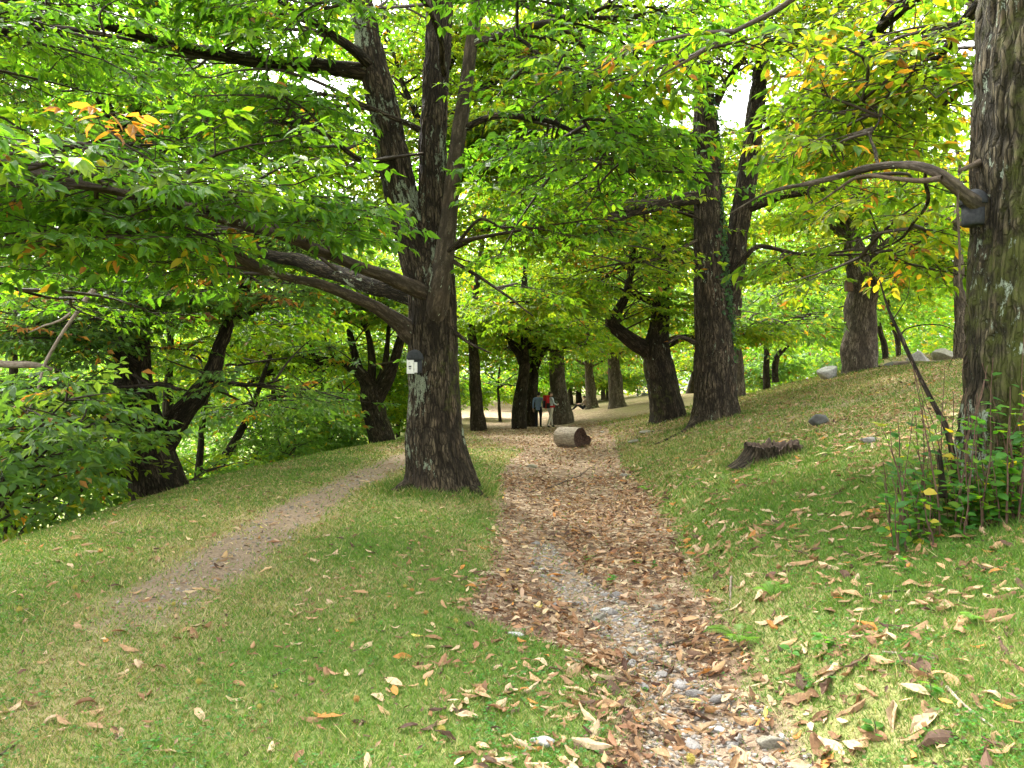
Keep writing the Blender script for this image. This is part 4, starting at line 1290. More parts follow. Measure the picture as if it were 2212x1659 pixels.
WP = np.vstack([YGREEN, BLUEG[:2], GREENS[:3]])
woodland('woodland', 190000, 71, (-85, 85), (66, 100), .4, 23, .50, WP, .44, 'distant leafy wood closing the view behind the grove', -4.)
woodland('woodland', 60000, 73, (-60, -9), (32, 66), .2, 13, .34, WP, .46, 'leafy wood filling the valley down to the left', -5.)
woodland('woodland', 45000, 75, (16, 62), (34, 66), 1.2, 13, .34, WP, .50, 'leafy wood on the upper slope at the right')
woodland('woodland', 90000, 77, (-170, 170), (105, 150), .2, 26, .9, WP, .38, 'far hazy wood line beyond the meadow')

# ================================================================== the nest boxes
BOX_BLACK = m_plain('woodcrete_black', (0.022, 0.024, 0.025), .75, 40, .3, .2)
BOX_WHITE = m_plain('painted_white', (0.66, 0.66, 0.60), .6, 25, .12)
BOX_BROWN = m_plain('wood_brown', (0.13, 0.075, 0.05), .8, 25, .3)


def bm_obj(name, bm, material, parent=None, smooth=True):
    me = bpy.data.meshes.new(name)
    for f in bm.faces: f.smooth = smooth
    bm.to_mesh(me); bm.free()
    for m in (material if isinstance(material, (list, tuple)) else [material]): me.materials.append(m)
    return link(name, me, parent)


def lathe(profile, n=24):
    bm = bmesh.new()
    rings = []
    for r, z in profile:
        rings.append([bm.verts.new((r * math.cos(2 * math.pi * k / n), r * math.sin(2 * math.pi * k / n), z)) for k in range(n)])
    for a, b in zip(rings, rings[1:]):
        for k in range(n):
            bm.faces.new((a[k], a[(k + 1) % n], b[(k + 1) % n], b[k]))
    bm.faces.new(rings[-1]); bm.faces.new(rings[0][::-1])
    return bm


def box(sx, sy, sz, c=(0, 0, 0), bev=.004, seg=2):
    bm = bmesh.new()
    bmesh.ops.create_cube(bm, size=1)
    bmesh.ops.scale(bm, vec=(sx, sy, sz), verts=bm.verts)
    bmesh.ops.translate(bm, vec=c, verts=bm.verts)
    if bev: bmesh.ops.bevel(bm, geom=bm.edges[:], offset=bev, segments=seg, affect='EDGES', profile=.6)
    return bm


def nest_box(loc, yaw, s, label, front=None):
    r = thing('nest_box', loc, label, 'nest box')
    r.rotation_euler = (0, 0, yaw); r.scale = (s, s, s)
    bm_obj('body', lathe([(.085, 0), (.094, .004), (.096, .03), (.096, .2)]), BOX_BLACK, r)
    bm_obj('roof', lathe([(.112, .175), (.118, .182), (.116, .215), (.102, .255), (.074, .290), (.040, .310), (.014, .317)]), BOX_BLACK, r)
    if front:
        f = bm_obj('front_panel', box(.104, .030, .200, (-.012, -.088, .092), .003), front, r, False)
        bm_obj('side_strip', box(.030, .05, .14, (.060, -.072, .075), .003), front, r, False)
        bm_obj('entrance_hole', box(.042, .006, .017, (-.012, -.1045, .088), .003), BOX_BLACK, f, False)
        bm = box(.042, .005, .006, (-.012, -.1045, .066), .001)
        bm2 = bmesh.new()
        v = [bm2.verts.new(c) for c in ((-.024, -.1045, .060), (.0, -.1045, .060), (-.012, -.1045, .044))]
        bm2.faces.new(v)
        bm_obj('landing_ledge', bm, BOX_BLACK, f, False)
        bm_obj('claw_mark', bm2, BOX_BLACK, f, False)
        bm_obj('screw', lathe([(.004, 0), (.004, .002)], 8), BOX_BLACK, f).matrix_basis = Matrix.Translation((-.022, -.1035, .14)) @ Matrix.Rotation(math.pi / 2, 4, 'X')
    bm_obj('hanger', box(.02, .035, .30, (0, .088, .13), .003), BOX_BLACK, r, False)
    return r


nest_box(at(896, 806, 10.82), math.radians(-24), 1.04, 'nest box with a white front and black domed roof on the big trunk', BOX_WHITE)
nest_box(at(2104, 488, 6.52), math.radians(-50), .98, 'plain black nest box behind the bare limb on the right-edge trunk')
bx = thing('nest_box', at(1833, 628, 24.75), 'small brown wooden nest box on the pale crest trunk', 'nest box')
bm_obj('body', box(.2, .2, .3, (0, 0, .13), .01), BOX_BROWN, bx, False)
rf = bm_obj('roof', box(.26, .27, .03, (0, -.02, .30), .006), BOX_BROWN, bx, False)

# ================================================================== log, stump, rocks
LOG_END = m_plain('log_heartwood', (0.055, 0.031, 0.019), .95, 22, .7, .9)
LOG_SIDE = m_bark('log_weathered', (0.20, 0.165, 0.12), (0.40, 0.345, 0.265), (0.17, 0.13, 0.085), vstretch=.3, bstr=.8, crack=14., crack_amt=.35)
g = ground_at(1236, 966)
root = thing('cut_log', g, 'short pale cut log with a dark hollow end lying on the leaf-strewn path', 'log')
nth = 72
th = np.linspace(0, 2 * math.pi, nth, endpoint=False)


def outline(th):
    """union of a big section and the stub of a fork on its right"""
    r1 = .285 * np.ones_like(th)
    cx, cz, rr = .315, -.10, .155
    bq = cx * np.cos(th) + cz * np.sin(th)
    disc = bq ** 2 - (cx ** 2 + cz ** 2 - rr ** 2)
    r2 = np.where(disc > 0, bq + np.sqrt(np.maximum(disc, 0)), 0)
    r = np.maximum(r1, r2)
    return r * (1 + .05 * (vnoise(np.stack([np.cos(th) * 3, np.sin(th) * 3, th * 0 + .5], 1), 6) - .5) * 2)


ro = outline(th)
ax = np.array([math.sin(math.radians(46)), -math.cos(math.radians(46)), .0])
sd = np.array([math.cos(math.radians(46)), math.sin(math.radians(46)), 0]); upv = np.array([0, 0, 1.])
cen = np.array([-.06, .0, .275])
Vs, bcs, mk = [], [], []
nl = 26
for i in range(nl):
    u = i / (nl - 1); s = (u - .5) * .74
    stub = np.where(ro > .3, sst(.25, .45, np.full(nth, u)), 1.)       # the fork stub is only at the front end
    r = np.where(ro > .3, .285 + (ro - .285) * stub, ro)
    r = r * (1 + .02 * (vnoise(np.stack([np.cos(th) * 5, np.sin(th) * 5, np.full(nth, u * 4)], 1), 7) - .5))
    if i in (0,): r = r * .97
    Vs.append(cen + ax * s + np.outer(r * np.cos(th), sd) + np.outer(r * np.sin(th), upv))
    bcs.append(np.stack([r * np.cos(th), r * np.sin(th), np.full(nth, s)], 1)); mk.append(np.zeros((nth, 3)) + np.array([0, .12, .06]))
ii = np.arange(nl * nth).reshape(nl, nth)
q = np.stack([ii[:-1], np.roll(ii[:-1], -1, 1), np.roll(ii[1:], -1, 1), ii[1:]], -1).reshape(-1, 4)
link('log_side', new_mesh('log_side', np.vstack(Vs), [q, ], [LOG_SIDE], smooth=True, vec=np.vstack(bcs), extra=np.vstack(mk)), root)
for end, nm in ((1, 'hollow_end'), (-1, 'back_end')):
    Vs = []; nr = 12
    for i in range(nr):
        u = 1 - i / nr
        r = ro * u if end > 0 else .28 * u * np.ones(nth)
        if end > 0:
            dep = .10 * sst(.97, .55, np.full(nth, u)) + .03 * (vnoise(np.stack([r * np.cos(th) * 14, r * np.sin(th) * 14, th * 0], 1), 3) - .5) * sst(1., .8, np.full(nth, u))
        else:
            dep = .02 * (1 - u) * np.ones(nth)
        Vs.append(cen + np.outer(end * (.37 - dep), ax) + np.outer(r * np.cos(th), sd) + np.outer(r * np.sin(th), upv))
    Vs.append((cen + ax * end * (.37 - (.10 if end > 0 else .02)))[None])
    ii = np.arange(nr * nth).reshape(nr, nth)
    q = np.stack([ii[:-1], np.roll(ii[:-1], -1, 1), np.roll(ii[1:], -1, 1), ii[1:]], -1).reshape(-1, 4)
    t = np.stack([ii[-1], np.roll(ii[-1], -1), np.full(nth, nr * nth)], 1)
    link(nm, new_mesh(nm, np.vstack(Vs), [q, t], [LOG_END if end > 0 else LOG_SIDE], smooth=True), root)

# stump
STUMP_TOP = m_plain('stump_rot', (0.062, 0.042, 0.029), .95, 14, .5, .8)
g = ground_at(1672, 990)
root = thing('tree_stump', g + np.array([0, 0, 0]), 'low rotten tree stump with a jagged rim on the grassy slope', 'stump')
nth, nr = 160, 28
th = np.linspace(0, 2 * math.pi, nth, endpoint=False)
Vs, bcs, mk = [], [], []
rim = .10 + .12 * vnoise(np.stack([np.cos(th) * 2.2, np.sin(th) * 2.2, th * 0 + 3], 1), 8) + .14 * vnoise(np.stack([np.cos(th) * 12, np.sin(th) * 9, th * 0], 1), 9) + .03 * np.cos(th - .3)
rad = .36 + .07 * np.cos(2 * th) + .05 * (vnoise(np.stack([np.cos(th) * 3, np.sin(th) * 3, th * 0], 1), 12) - .5)
root_l = 1 + .35 * np.clip(np.cos(th * 5 + 1.1), 0, 1) ** 2 + .35 * np.clip(np.cos(th - 3.4), 0, 1) ** 3
for i in range(nr):
    u = i / (nr - 1)
    if u < .6:
        v = u / .6
        r = rad * (1 + (root_l - 1 + .25) * (1 - v) ** 2.2); z = -.12 + (rim * .8 + .12) * v
    else:
        v = (u - .6) / .4
        r = rad * (1 - v) * .96 + .002; z = rim * .8 - .11 * sst(0, .5, np.full(nth, v)) + .03 * (vnoise(np.stack([r * np.cos(th) * 12, r * np.sin(th) * 12, th * 0], 1), 4) - .5)
    r = r + .05 * (vnoise(np.stack([np.cos(th) * 15, np.sin(th) * 15, z * 3], 1), 5) - .5) + .03 * (vnoise(np.stack([np.cos(th) * 34, np.sin(th) * 34, z * 9], 1), 15) - .5)
    Vs.append(np.stack([r * np.cos(th) * .92, r * np.sin(th) * .75, z + 0 * th], 1)); bcs.append(np.stack([.4 * np.cos(th), .4 * np.sin(th), z], 1)); mk.append(np.tile([.2, .35, -.1], (nth, 1)))
ii = np.arange(nr * nth).reshape(nr, nth)
q = np.stack([ii[:-1], np.roll(ii[:-1], -1, 1), np.roll(ii[1:], -1, 1), ii[1:]], -1)
k = int(nr * .6)
link('bark', new_mesh('bark', np.vstack(Vs), [q[:k].reshape(-1, 4)], [BARK_DARK], smooth=True, vec=np.vstack(bcs), extra=np.vstack(mk)), root)
link('rotten_top', new_mesh('rotten_top', np.vstack(Vs), [q[k:].reshape(-1, 4)], [STUMP_TOP], smooth=True), root)


def rock_mesh(seed, sx, sy, sz, sub=3, ang=.35, material=STONE):
    bm = bmesh.new()
    bmesh.ops.create_icosphere(bm, subdivisions=sub, radius=1)
    P = np.array([v.co[:] for v in bm.verts])
    r = np.random.default_rng(seed)
    for k in range(14):        # planes cut facets
        n = unit(r.normal(size=3)); dd = r.uniform(.5, .9)
        h = P @ n
        P = P - np.outer(np.maximum(0, h - dd), n) * (.6 + ang)
    P = P * (1 + .16 * (vnoise(P * 1.7 + seed, 3) - .5)[:, None] + .07 * (vnoise(P * 4.5 + seed, 4) - .5)[:, None] + .03 * (vnoise(P * 11 + seed, 6) - .5)[:, None])
    P = P * np.array([sx, sy, sz])
    for v, p in zip(bm.verts, P): v.co = p
    me = bpy.data.meshes.new('rock')
    for f in bm.faces: f.smooth = True
    bm.to_mesh(me); bm.free()
    me.materials.append(material)
    return me


def rock(px, py, sx, sy, sz, seed, label, name='boulder', cat='boulder', material=STONE, Y=None, sub=4):
    if Y is None: g = ground_at(px, py)
    else:
        g = at(px, py, Y); g[2] = h1(g[0], g[1])
    o = link(name, rock_mesh(seed, sx, sy, sz, sub, material=material), loc=tuple(g + np.array([0, 0, sz * .45])))
    o.rotation_euler = (0, 0, seed * 1.3)
    return tag(o, label, cat)


ROCK_PALE = m_stone('stone_pale', (0.34, 0.335, 0.31), (0.42, 0.42, 0.36))
o = link('boulder', rock_mesh(41, .44, .34, .33, 4, material=ROCK_PALE), loc=tuple(np.array([at(1790, 805, 25)[0], 25, h1(at(1790, 805, 25)[0], 25) + .14])))
tag(o, 'pale grey boulder on the crest of the right slope', 'boulder')
rock(1772, 918, .22, .2, .17, 42, 'dark mossy rock sunk in the slope above the stump', material=STONE_DARK)
rock(1395, 868, .8, .6, .45, 47, 'dark rounded shape far off before the stone wall', material=STONE_DARK, Y=88)  # rock mesh standing in for an unclear, car-like dark shape
rock(1880, 955, .16, .14, .05, 48, 'flat grey stone showing in the upper slope', name='stone', cat='stone')
for i, (px, py, sx, lab) in enumerate(((1400, 935, .34, 'flat pale slab set in the bank left of the ivy tree root'), (1370, 955, .22, 'flat grey slab in the bank just right of the log'), (1300, 935, .16, 'small grey slab behind the cut log'),
                                       (1240, 932, .2, 'grey stone behind the walkers log'), (1350, 1030, .18, 'grey slab on the right gully edge halfway to the log'), (1150, 1010, .14, 'stone left in the gully opposite the near trunk'), (1330, 1028, .1, 'small stone at the gully edge'))):
    if i in (3, 6): continue
    rock(px, py, sx, sx * .7, .05, 60 + i, lab, name='stone', cat='stone', material=STONE_MOSS, sub=3)

# earth bank with old wood behind the pale crest trunk
gb = np.array([at(1985, 745, 30)[0], 30, 0]); gb[2] = h1(gb[0], gb[1])
for i, (px, py, Y, sx, sz, m, lab) in enumerate(((1985, 745, 29, .5, .42, STONE, 'grey rock in the earth bank at right'), (2035, 748, 29.5, .7, .4, STONE_MOSS, 'mossy rock beside the half hidden trunk'), (1935, 755, 28.5, .5, .25, STONE_DARK, 'dark rock at the low end of the earth bank'))):
    rock(px, py, sx, sx * .8, sz, 80 + i, lab, material=m, Y=Y)
for i, (rows, lab) in enumerate((([(1900, 772, 22, 27.6), (1950, 758, 20, 27.8), (2010, 738, 18, 28), (2060, 730, 14, 28.2)], 'mossy fallen trunk lying along the earth bank'),
                                 ([(1930, 735, 9, 28.3), (1980, 748, 9, 28), (2080, 742, 6, 27.6)], 'pale fallen branch on the earth bank'))):
    P, R = px_path(rows)
    P[:, 2] = hgt(P[:, 0], P[:, 1]) + R * .7 + (.25 if i else 0)
    dd = tube(P, R, 18, .12, .012, 90 + i, 0, .2, .5, 0)
    o = link('fallen_log' if i == 0 else 'fallen_branch', join([dd], 'fallen', [BARK_DARK if i == 0 else BARK_PALE], base=P[0]), loc=tuple(P[0]))
    tag(o, lab, 'fallen log' if i == 0 else 'branch')

# far dry-stone wall on the bright meadow
def stone_wall(px, py, Y, w, h, label):
    g = at(px, py, Y); g[2] = h1(g[0], Y)
    r = thing('stone_wall', g, label, 'wall')
    ms = [rock_mesh(300 + k, .5, .4, .5, 1, material=ROCK_PALE) for k in range(4)]
    rr = np.random.default_rng(4)
    rows = 5
    for j in range(rows):
        n = int(w / .42)
        for i in range(n):
            o = link('stone', ms[rr.integers(0, 4)], r, loc=(-w / 2 + (i + .5 * (j % 2)) * .42 + rr.normal() * .03, rr.normal() * .05, (j + .4) * h / rows))
            o.scale = (.48, .6, h / rows * 1.15); o.rotation_euler = (rr.normal() * .2, rr.normal() * .2, rr.uniform(0, 6))
    return r


stone_wall(1400, 862, 92, 2.6, 1.4, 'pale dry-stone wall piece far off on the bright meadow')

# ================================================================== the walkers
def m_cloth(name, c):
    return m_plain(name, c, .85, 18, .12, .15, .1)


SKIN = m_plain('skin', (0.50, 0.30, 0.21), .55)
HAIR = m_plain('hair', (0.025, 0.015, 0.011), .6, 60, .4)
HAIR_B = m_plain('hair_brown', (0.05, 0.03, 0.02), .6, 60, .4)
FLEECE = m_cloth('fleece_blue', (0.22, 0.30, 0.46))
TROUSER = m_cloth('trousers_black', (0.014, 0.014, 0.018))
SHIRT = m_cloth('shirt_pale', (0.50, 0.55, 0.58))
BEIGE = m_cloth('trousers_beige', (0.48, 0.43, 0.34))
SHOE = m_plain('shoe_dark', (0.02, 0.02, 0.022), .7)
RED = m_cloth('pack_red', (0.40, 0.022, 0.025))
BLACKC = m_cloth('pack_black', (0.018, 0.018, 0.02))
BROWNC = m_cloth('jacket_taupe', (0.24, 0.18, 0.15))


def skin_body(name, J, E, matfn, mats, parent, levels=2):
    names = list(J)
    me = bpy.data.meshes.new(name)
    me.from_pydata([J[n][0] for n in names], [(names.index(a), names.index(b)) for a, b in E], [])
    ob = bpy.data.objects.new(name, me); COL.objects.link(ob)
    md_ = ob.modifiers.new('skin', 'SKIN')
    for i, n in enumerate(names):
        rad = J[n][1]
        me.skin_vertices[0].data[i].radius = rad if isinstance(rad, tuple) else (rad, rad)
        me.skin_vertices[0].data[i].use_root = (n == 'pelvis')
    md_.use_smooth_shade = True
    sb = ob.modifiers.new('sub', 'SUBSURF'); sb.levels = levels; sb.render_levels = levels
    dg = bpy.context.evaluated_depsgraph_get()
    out = bpy.data.meshes.new_from_object(ob.evaluated_get(dg))
    bpy.data.objects.remove(ob); bpy.data.meshes.remove(me)
    out.name = name
    out.materials.clear()
    for m in mats: out.materials.append(m)
    segs = [(np.array(J[a][0]), np.array(J[b][0]), a, b) for a, b in E]
    for p in out.polygons:
        c = np.array(p.center)
        best = min(segs, key=lambda s: np.linalg.norm(c - (s[0] + (s[1] - s[0]) * np.clip(((c - s[0]) @ (s[1] - s[0])) / max(1e-9, (s[1] - s[0]) @ (s[1] - s[0])), 0, 1))))
        p.material_index = matfn(c, best[2], best[3])
        p.use_smooth = True
    return link(name, out, parent)


def fingers(J, E, wrist, hand, d, side, pre):
    """five short chains from the palm"""
    h = np.array(J[hand][0]); d = unit(np.array(d, float)); s = unit(np.array(side, float))
    for k, (off, L) in enumerate(((-.03, .07), (-.01, .085), (.01, .08), (.03, .06))):
        a = h + s * off + d * .03; b = a + d * L * .6; c = b + unit(d + np.array([0, 0, -.15])) * L * .4
        J[f'{pre}f{k}a'] = (tuple(a), .010); J[f'{pre}f{k}b'] = (tuple(b), .009); J[f'{pre}f{k}c'] = (tuple(c), .007)
        E += [(hand, f'{pre}f{k}a'), (f'{pre}f{k}a', f'{pre}f{k}b'), (f'{pre}f{k}b', f'{pre}f{k}c')]
    a = h - s * .04 - d * .01; b = a - s * .02 + d * .04
    J[pre + 'ta'] = (tuple(a), .011); J[pre + 'tb'] = (tuple(b), .008)
    E += [(hand, pre + 'ta'), (pre + 'ta', pre + 'tb')]


def person_joints(arm_l, arm_r, legs, head_turn=0., w=1.):
    """standing figure facing +Y, 1.66 m; arms: (elbow, wrist, hand), legs: (kneeL, ankleL, toeL, kneeR, ankleR, toeR)"""
    ft = np.array([math.sin(head_turn), math.cos(head_turn), 0])
    hd = np.array([0, .015, 1.535])
    J = {'pelvis': ((0, 0, .90), (.145 * w, .105)), 'waist': ((0, 0, 1.05), (.130 * w, .10)), 'chest': ((0, -.01, 1.26), (.155 * w, .11)), 'collar': ((0, -.01, 1.37), (.10 * w, .075)),
         'neck': ((0, .0, 1.44), .052), 'head': (tuple(hd), (.075, .088)), 'crown': ((0, .005, 1.61), (.062, .072)),
         'nose': (tuple(hd + ft * .105 + np.array([0, 0, -.01])), .013), 'chin': (tuple(hd + ft * .06 + np.array([0, 0, -.085])), .032)}
    ear = np.array([ft[1], -ft[0], 0])
    J['earl'] = (tuple(hd - ear * .088), .016); J['earr'] = (tuple(hd + ear * .088), .016)
    E = [('pelvis', 'waist'), ('waist', 'chest'), ('chest', 'collar'), ('collar', 'neck'), ('neck', 'head'), ('head', 'crown'), ('head', 'nose'), ('head', 'chin'), ('head', 'earl'), ('head', 'earr')]
    for sgn, pre, arm in ((-1, 'l', arm_l), (1, 'r', arm_r)):
        J[pre + 'sh'] = ((sgn * .175 * w, -.01, 1.36), .066); J[pre + 'el'] = (arm[0], .047); J[pre + 'wr'] = (arm[1], .031); J[pre + 'ha'] = (arm[2], (.036, .02))
        E += [('collar', pre + 'sh'), (pre + 'sh', pre + 'el'), (pre + 'el', pre + 'wr'), (pre + 'wr', pre + 'ha')]
        dv = np.array(arm[2]) - np.array(arm[1])
        fingers(J, E, pre + 'wr', pre + 'ha', dv, (0, 1, 0) if abs(dv[1]) < abs(dv[2]) else (0, 0, 1), pre)
    for sgn, pre, (kn, an, to) in ((-1, 'l', legs[:3]), (1, 'r', legs[3:])):
        J[pre + 'hip'] = ((sgn * .088 * w, 0, .86), .098 * w); J[pre + 'kn'] = (kn, .062); J[pre + 'an'] = (an, .047); J[pre + 'to'] = (to, (.042, .032))
        E += [('pelvis', pre + 'hip'), (pre + 'hip', pre + 'kn'), (pre + 'kn', pre + 'an'), (pre + 'an', pre + 'to')]
    return J, E


def person_mat(c, a, b):
    seg = {a, b}
    if seg & {'lto', 'rto'} and c[2] < .14: return 3
    if a in ('lhip', 'rhip', 'lkn', 'rkn') or b in ('lhip', 'rhip', 'lan', 'ran') or a in ('lan', 'ran'): return 1
    if b == 'waist' and c[2] < .90: return 1
    if b in ('head', 'crown', 'nose', 'chin', 'earl', 'earr') or (b == 'neck' and c[2] > 1.42): return 2
    if b in ('lha', 'rha') or a in ('lha', 'rha') or 'f' in b[1:2] or b[1:] in ('ta', 'tb') or 'f' in a[1:2] or a[1:] in ('ta', 'tb'): return 2
    return 0


def hair_cap(parent, hd, back, material, drop=.0, s=1.):
    """cap of hair over the crown and the back of the head"""
    bm = bmesh.new()
    bmesh.ops.create_icosphere(bm, subdivisions=3, radius=1)
    P = np.array([v.co[:] for v in bm.verts])
    bk = unit(np.array(back, float))
    keep = (P[:, 2] > -.05) | (P @ bk > .15)
    keep &= ~((P[:, 2] < -.75))
    Q = P * (1 + .10 * (vnoise(P * 5, 2) - .5)[:, None]) * np.array([.092, .105, .098]) * s + hd + bk * .012 + np.array([0, 0, .035 - drop])
    vs = list(bm.verts)
    for v, p in zip(vs, Q): v.co = p
    bmesh.ops.delete(bm, geom=[v for v, k_ in zip(vs, keep) if not k_], context='VERTS')
    return bm_obj('hair', bm, material, parent)


ga = at(1163, 921, 36.6); ga[2] = h1(ga[0], ga[1])
pa = thing('person', ga, 'person in a blue fleece and black trousers seen from behind', 'person')
pa.rotation_euler = (0, 0, math.radians(-12))
J, E = person_joints(((-.245, -.05, 1.13), (-.255, -.02, .90), (-.25, .0, .82)), ((.26, .02, 1.15), (.31, .16, .96), (.33, .21, .90)),
                     ((-.10, .03, .48), (-.10, -.03, .08), (-.11, .10, .035), (.11, .01, .48), (.12, -.06, .08), (.13, .07, .035)), .15, 1.18)
skin_body('body', J, E, person_mat, [FLEECE, TROUSER, SKIN, SHOE], pa)
hair_cap(pa, np.array([0, .0, 1.545]), (0, -1, 0), HAIR)
bm_obj('fleece_hem', lathe([(.150, .82), (.158, .84), (.155, .93), (.148, .95)], 20), FLEECE, pa).scale = (1.05, .80, 1)
pa.scale = (1.0,) * 3

gp = at(1189, 923, 36.2); gp[2] = h1(gp[0], gp[1])
pb = thing('person', gp, 'person in pale shirt and beige trousers wearing the red backpack', 'person')
pb.rotation_euler = (0, 0, math.radians(-62))
J, E = person_joints(((-.24, .04, 1.14), (-.20, .20, 1.03), (-.16, .27, 1.05)), ((.24, .03, 1.14), (.22, .22, 1.06), (.18, .29, 1.08)),
                     ((-.10, .10, .48), (-.10, .15, .08), (-.10, .29, .035), (.10, -.06, .48), (.10, -.22, .09), (.10, -.09, .035)), .1, 1.12)
skin_body('body', J, E, person_mat, [SHIRT, BEIGE, SKIN, SHOE], pb)
hair_cap(pb, np.array([0, .0, 1.545]), (0, -1, .15), HAIR_B, -.01)
bm_obj('shirt_hem', lathe([(.150, .80), (.160, .82), (.154, .93), (.146, .95)], 20), SHIRT, pb).scale = (1.05, .82, 1)

pk = thing('backpack', gp, 'red and black hiking backpack on the walker in beige trousers', 'backpack')
pk.rotation_euler = pb.rotation_euler
bm_obj('pack_body', box(.33, .22, .52, (0, -.225, 1.16), .08, 3), RED, pk)
bm_obj('lid', box(.31, .23, .13, (0, -.225, 1.455), .055, 3), RED, pk)
bm_obj('front_pocket', box(.24, .08, .34, (0, -.345, 1.10), .035, 3), BLACKC, pk)
for s in (-1, 1):
    bm_obj('side_pocket', box(.07, .17, .24, (s * .185, -.23, 1.03), .03, 3), BLACKC, pk)
    bm_obj('shoulder_strap', box(.055, .03, .40, (s * .11, .125, 1.23), .012), BLACKC, pk)
    bm_obj('shoulder_strap', box(.055, .25, .03, (s * .11, .0, 1.435), .012), BLACKC, pk)
    bm_obj('hip_belt', box(.03, .28, .09, (s * .175, -.0, .98), .012), RED, pk)

# the person resting at the foot of a far tree
gs = ground_at(1263, 889)
gs[0] = at(1262, 889, 49.4)[0]; gs[1] = 49.2; gs[2] = h1(gs[0], gs[1])
ps = thing('person', gs, 'person in a taupe jacket seated at the foot of a far trunk', 'person')
ps.rotation_euler = (0, 0, math.radians(75))
J = {'pelvis': ((0, 0, .14), (.16, .12)), 'waist': ((0, -.03, .32), (.14, .11)), 'chest': ((0, -.05, .53), (.16, .12)), 'collar': ((0, -.02, .64), (.1, .08)), 'neck': ((0, .02, .70), .055),
     'head': ((0, .05, .79), (.08, .09)), 'crown': ((0, .04, .87), (.06, .07)), 'nose': ((0, .155, .78), .013)}
E = [('pelvis', 'waist'), ('waist', 'chest'), ('chest', 'collar'), ('collar', 'neck'), ('neck', 'head'), ('head', 'crown'), ('head', 'nose')]
for s, p in ((-1, 'l'), (1, 'r')):
    J[p + 'sh'] = ((s * .18, -.02, .62), .07); J[p + 'el'] = ((s * .24, .12, .42), .05); J[p + 'wr'] = ((s * .14, .32, .40), .034); J[p + 'ha'] = ((s * .10, .39, .41), .03)
    J[p + 'hip'] = ((s * .1, .08, .13), .1); J[p + 'kn'] = ((s * .13, .45, .36), .065); J[p + 'an'] = ((s * .13, .72, .07), .048); J[p + 'to'] = ((s * .13, .86, .05), .04)
    E += [('collar', p + 'sh'), (p + 'sh', p + 'el'), (p + 'el', p + 'wr'), (p + 'wr', p + 'ha'), ('pelvis', p + 'hip'), (p + 'hip', p + 'kn'), (p + 'kn', p + 'an'), (p + 'an', p + 'to')]
    fingers(J, E, p + 'wr', p + 'ha', (0, 1, 0), (1, 0, 0), p)
skin_body('body', J, E, person_mat, [BROWNC, TROUSER, SKIN, SHOE], ps)
hair_cap(ps, np.array([0, .035, .80]), (0, -1, 0), HAIR_B)

# ================================================================== ground cover
def near_sample(n, ymin, ymax, rng, marg=.72):
    y = np.exp(rng.uniform(math.log(ymin), math.log(ymax), n))
    x = rng.uniform(-1, 1, n) * (marg * y + .4)
    return x, y


def in_view(x, y):
    return (np.abs(x) < .72 * y + .5)


def nrm_at(x, y):
    e = .05
    dx = (hgt(x + e, y) - hgt(x - e, y)) / (2 * e); dy = (hgt(x, y + e) - hgt(x, y - e)) / (2 * e)
    return unit(np.stack([-dx, -dy, np.ones_like(dx)], 1))


def behind_crest(x, y):
    return -x - xcrest(y) > 3.6


gr = np.random.default_rng(21)
x, y = near_sample(760000, 2.2, 34, gr)
d_, l_, s_ = masks(x, y)
tuft = fb2(x, y, .35, 131)
keep = gr.random(len(x)) < (1 - .96 * np.clip(l_ * 1.15, 0, 1)) * (1 - .93 * np.clip(d_ * 1.2, 0, 1)) * (.45 + .75 * tuft)
keep &= ~behind_crest(x, y)
x, y, s_, tuft = x[keep], y[keep], s_[keep], tuft[keep]
z = hgt(x, y)
m = len(x)
right = sst(1.4, 2.6, x)
hgtb = (.012 + .018 * gr.random(m) + .010 * tuft) * (1 + .025 * y) * (1 + .8 * right * tuft)
tall = gr.random(m) < .015; hgtb = np.where(tall, hgtb * gr.uniform(1.6, 3.0, m), hgtb)
wd = np.maximum(.0018, .00075 * y) * gr.uniform(.8, 1.4, m)
az = gr.uniform(0, 6.283, m)
lean = gr.uniform(.2, 1.5, m)
la = az + gr.normal(size=m)
p = np.stack([x, y, z - .004], 1)
w = np.stack([np.cos(az), np.sin(az), np.zeros(m)], 1) * wd[:, None]
tip = p + np.stack([np.cos(la) * hgtb * lean, np.sin(la) * hgtb * lean, hgtb], 1)
Vg = np.stack([p - w, p + w, tip], 1).reshape(-1, 3)
GB = np.array([[.080, .165, .022], [.110, .200, .028], [.062, .135, .022], [.145, .225, .036], [.092, .180, .020]])
ST = np.array([[.35, .30, .12], [.28, .23, .09], [.43, .38, .18], [.23, .17, .08], [.21, .22, .055]])
c = GB[gr.integers(0, 5, m)] * gr.uniform(.8, 1.25, (m, 1))
patch = fb2(x, y, .22, 141)
st_ = gr.random(m) < np.clip(.12 + .9 * (s_ - .33) + .7 * (patch - .5), .05, .8)
c[st_] = ST[gr.integers(0, 5, st_.sum())] * gr.uniform(.8, 1.2, (st_.sum(), 1))
Fg = np.arange(m * 3).reshape(m, 3)
o = link('grass', new_mesh('grass', Vg, [Fg], [BLADE], color=np.repeat(c, 3, 0)), kind='stuff')
o['label'] = 'short grass, green and straw coloured, on both sides of the gully'
print('blades', m)

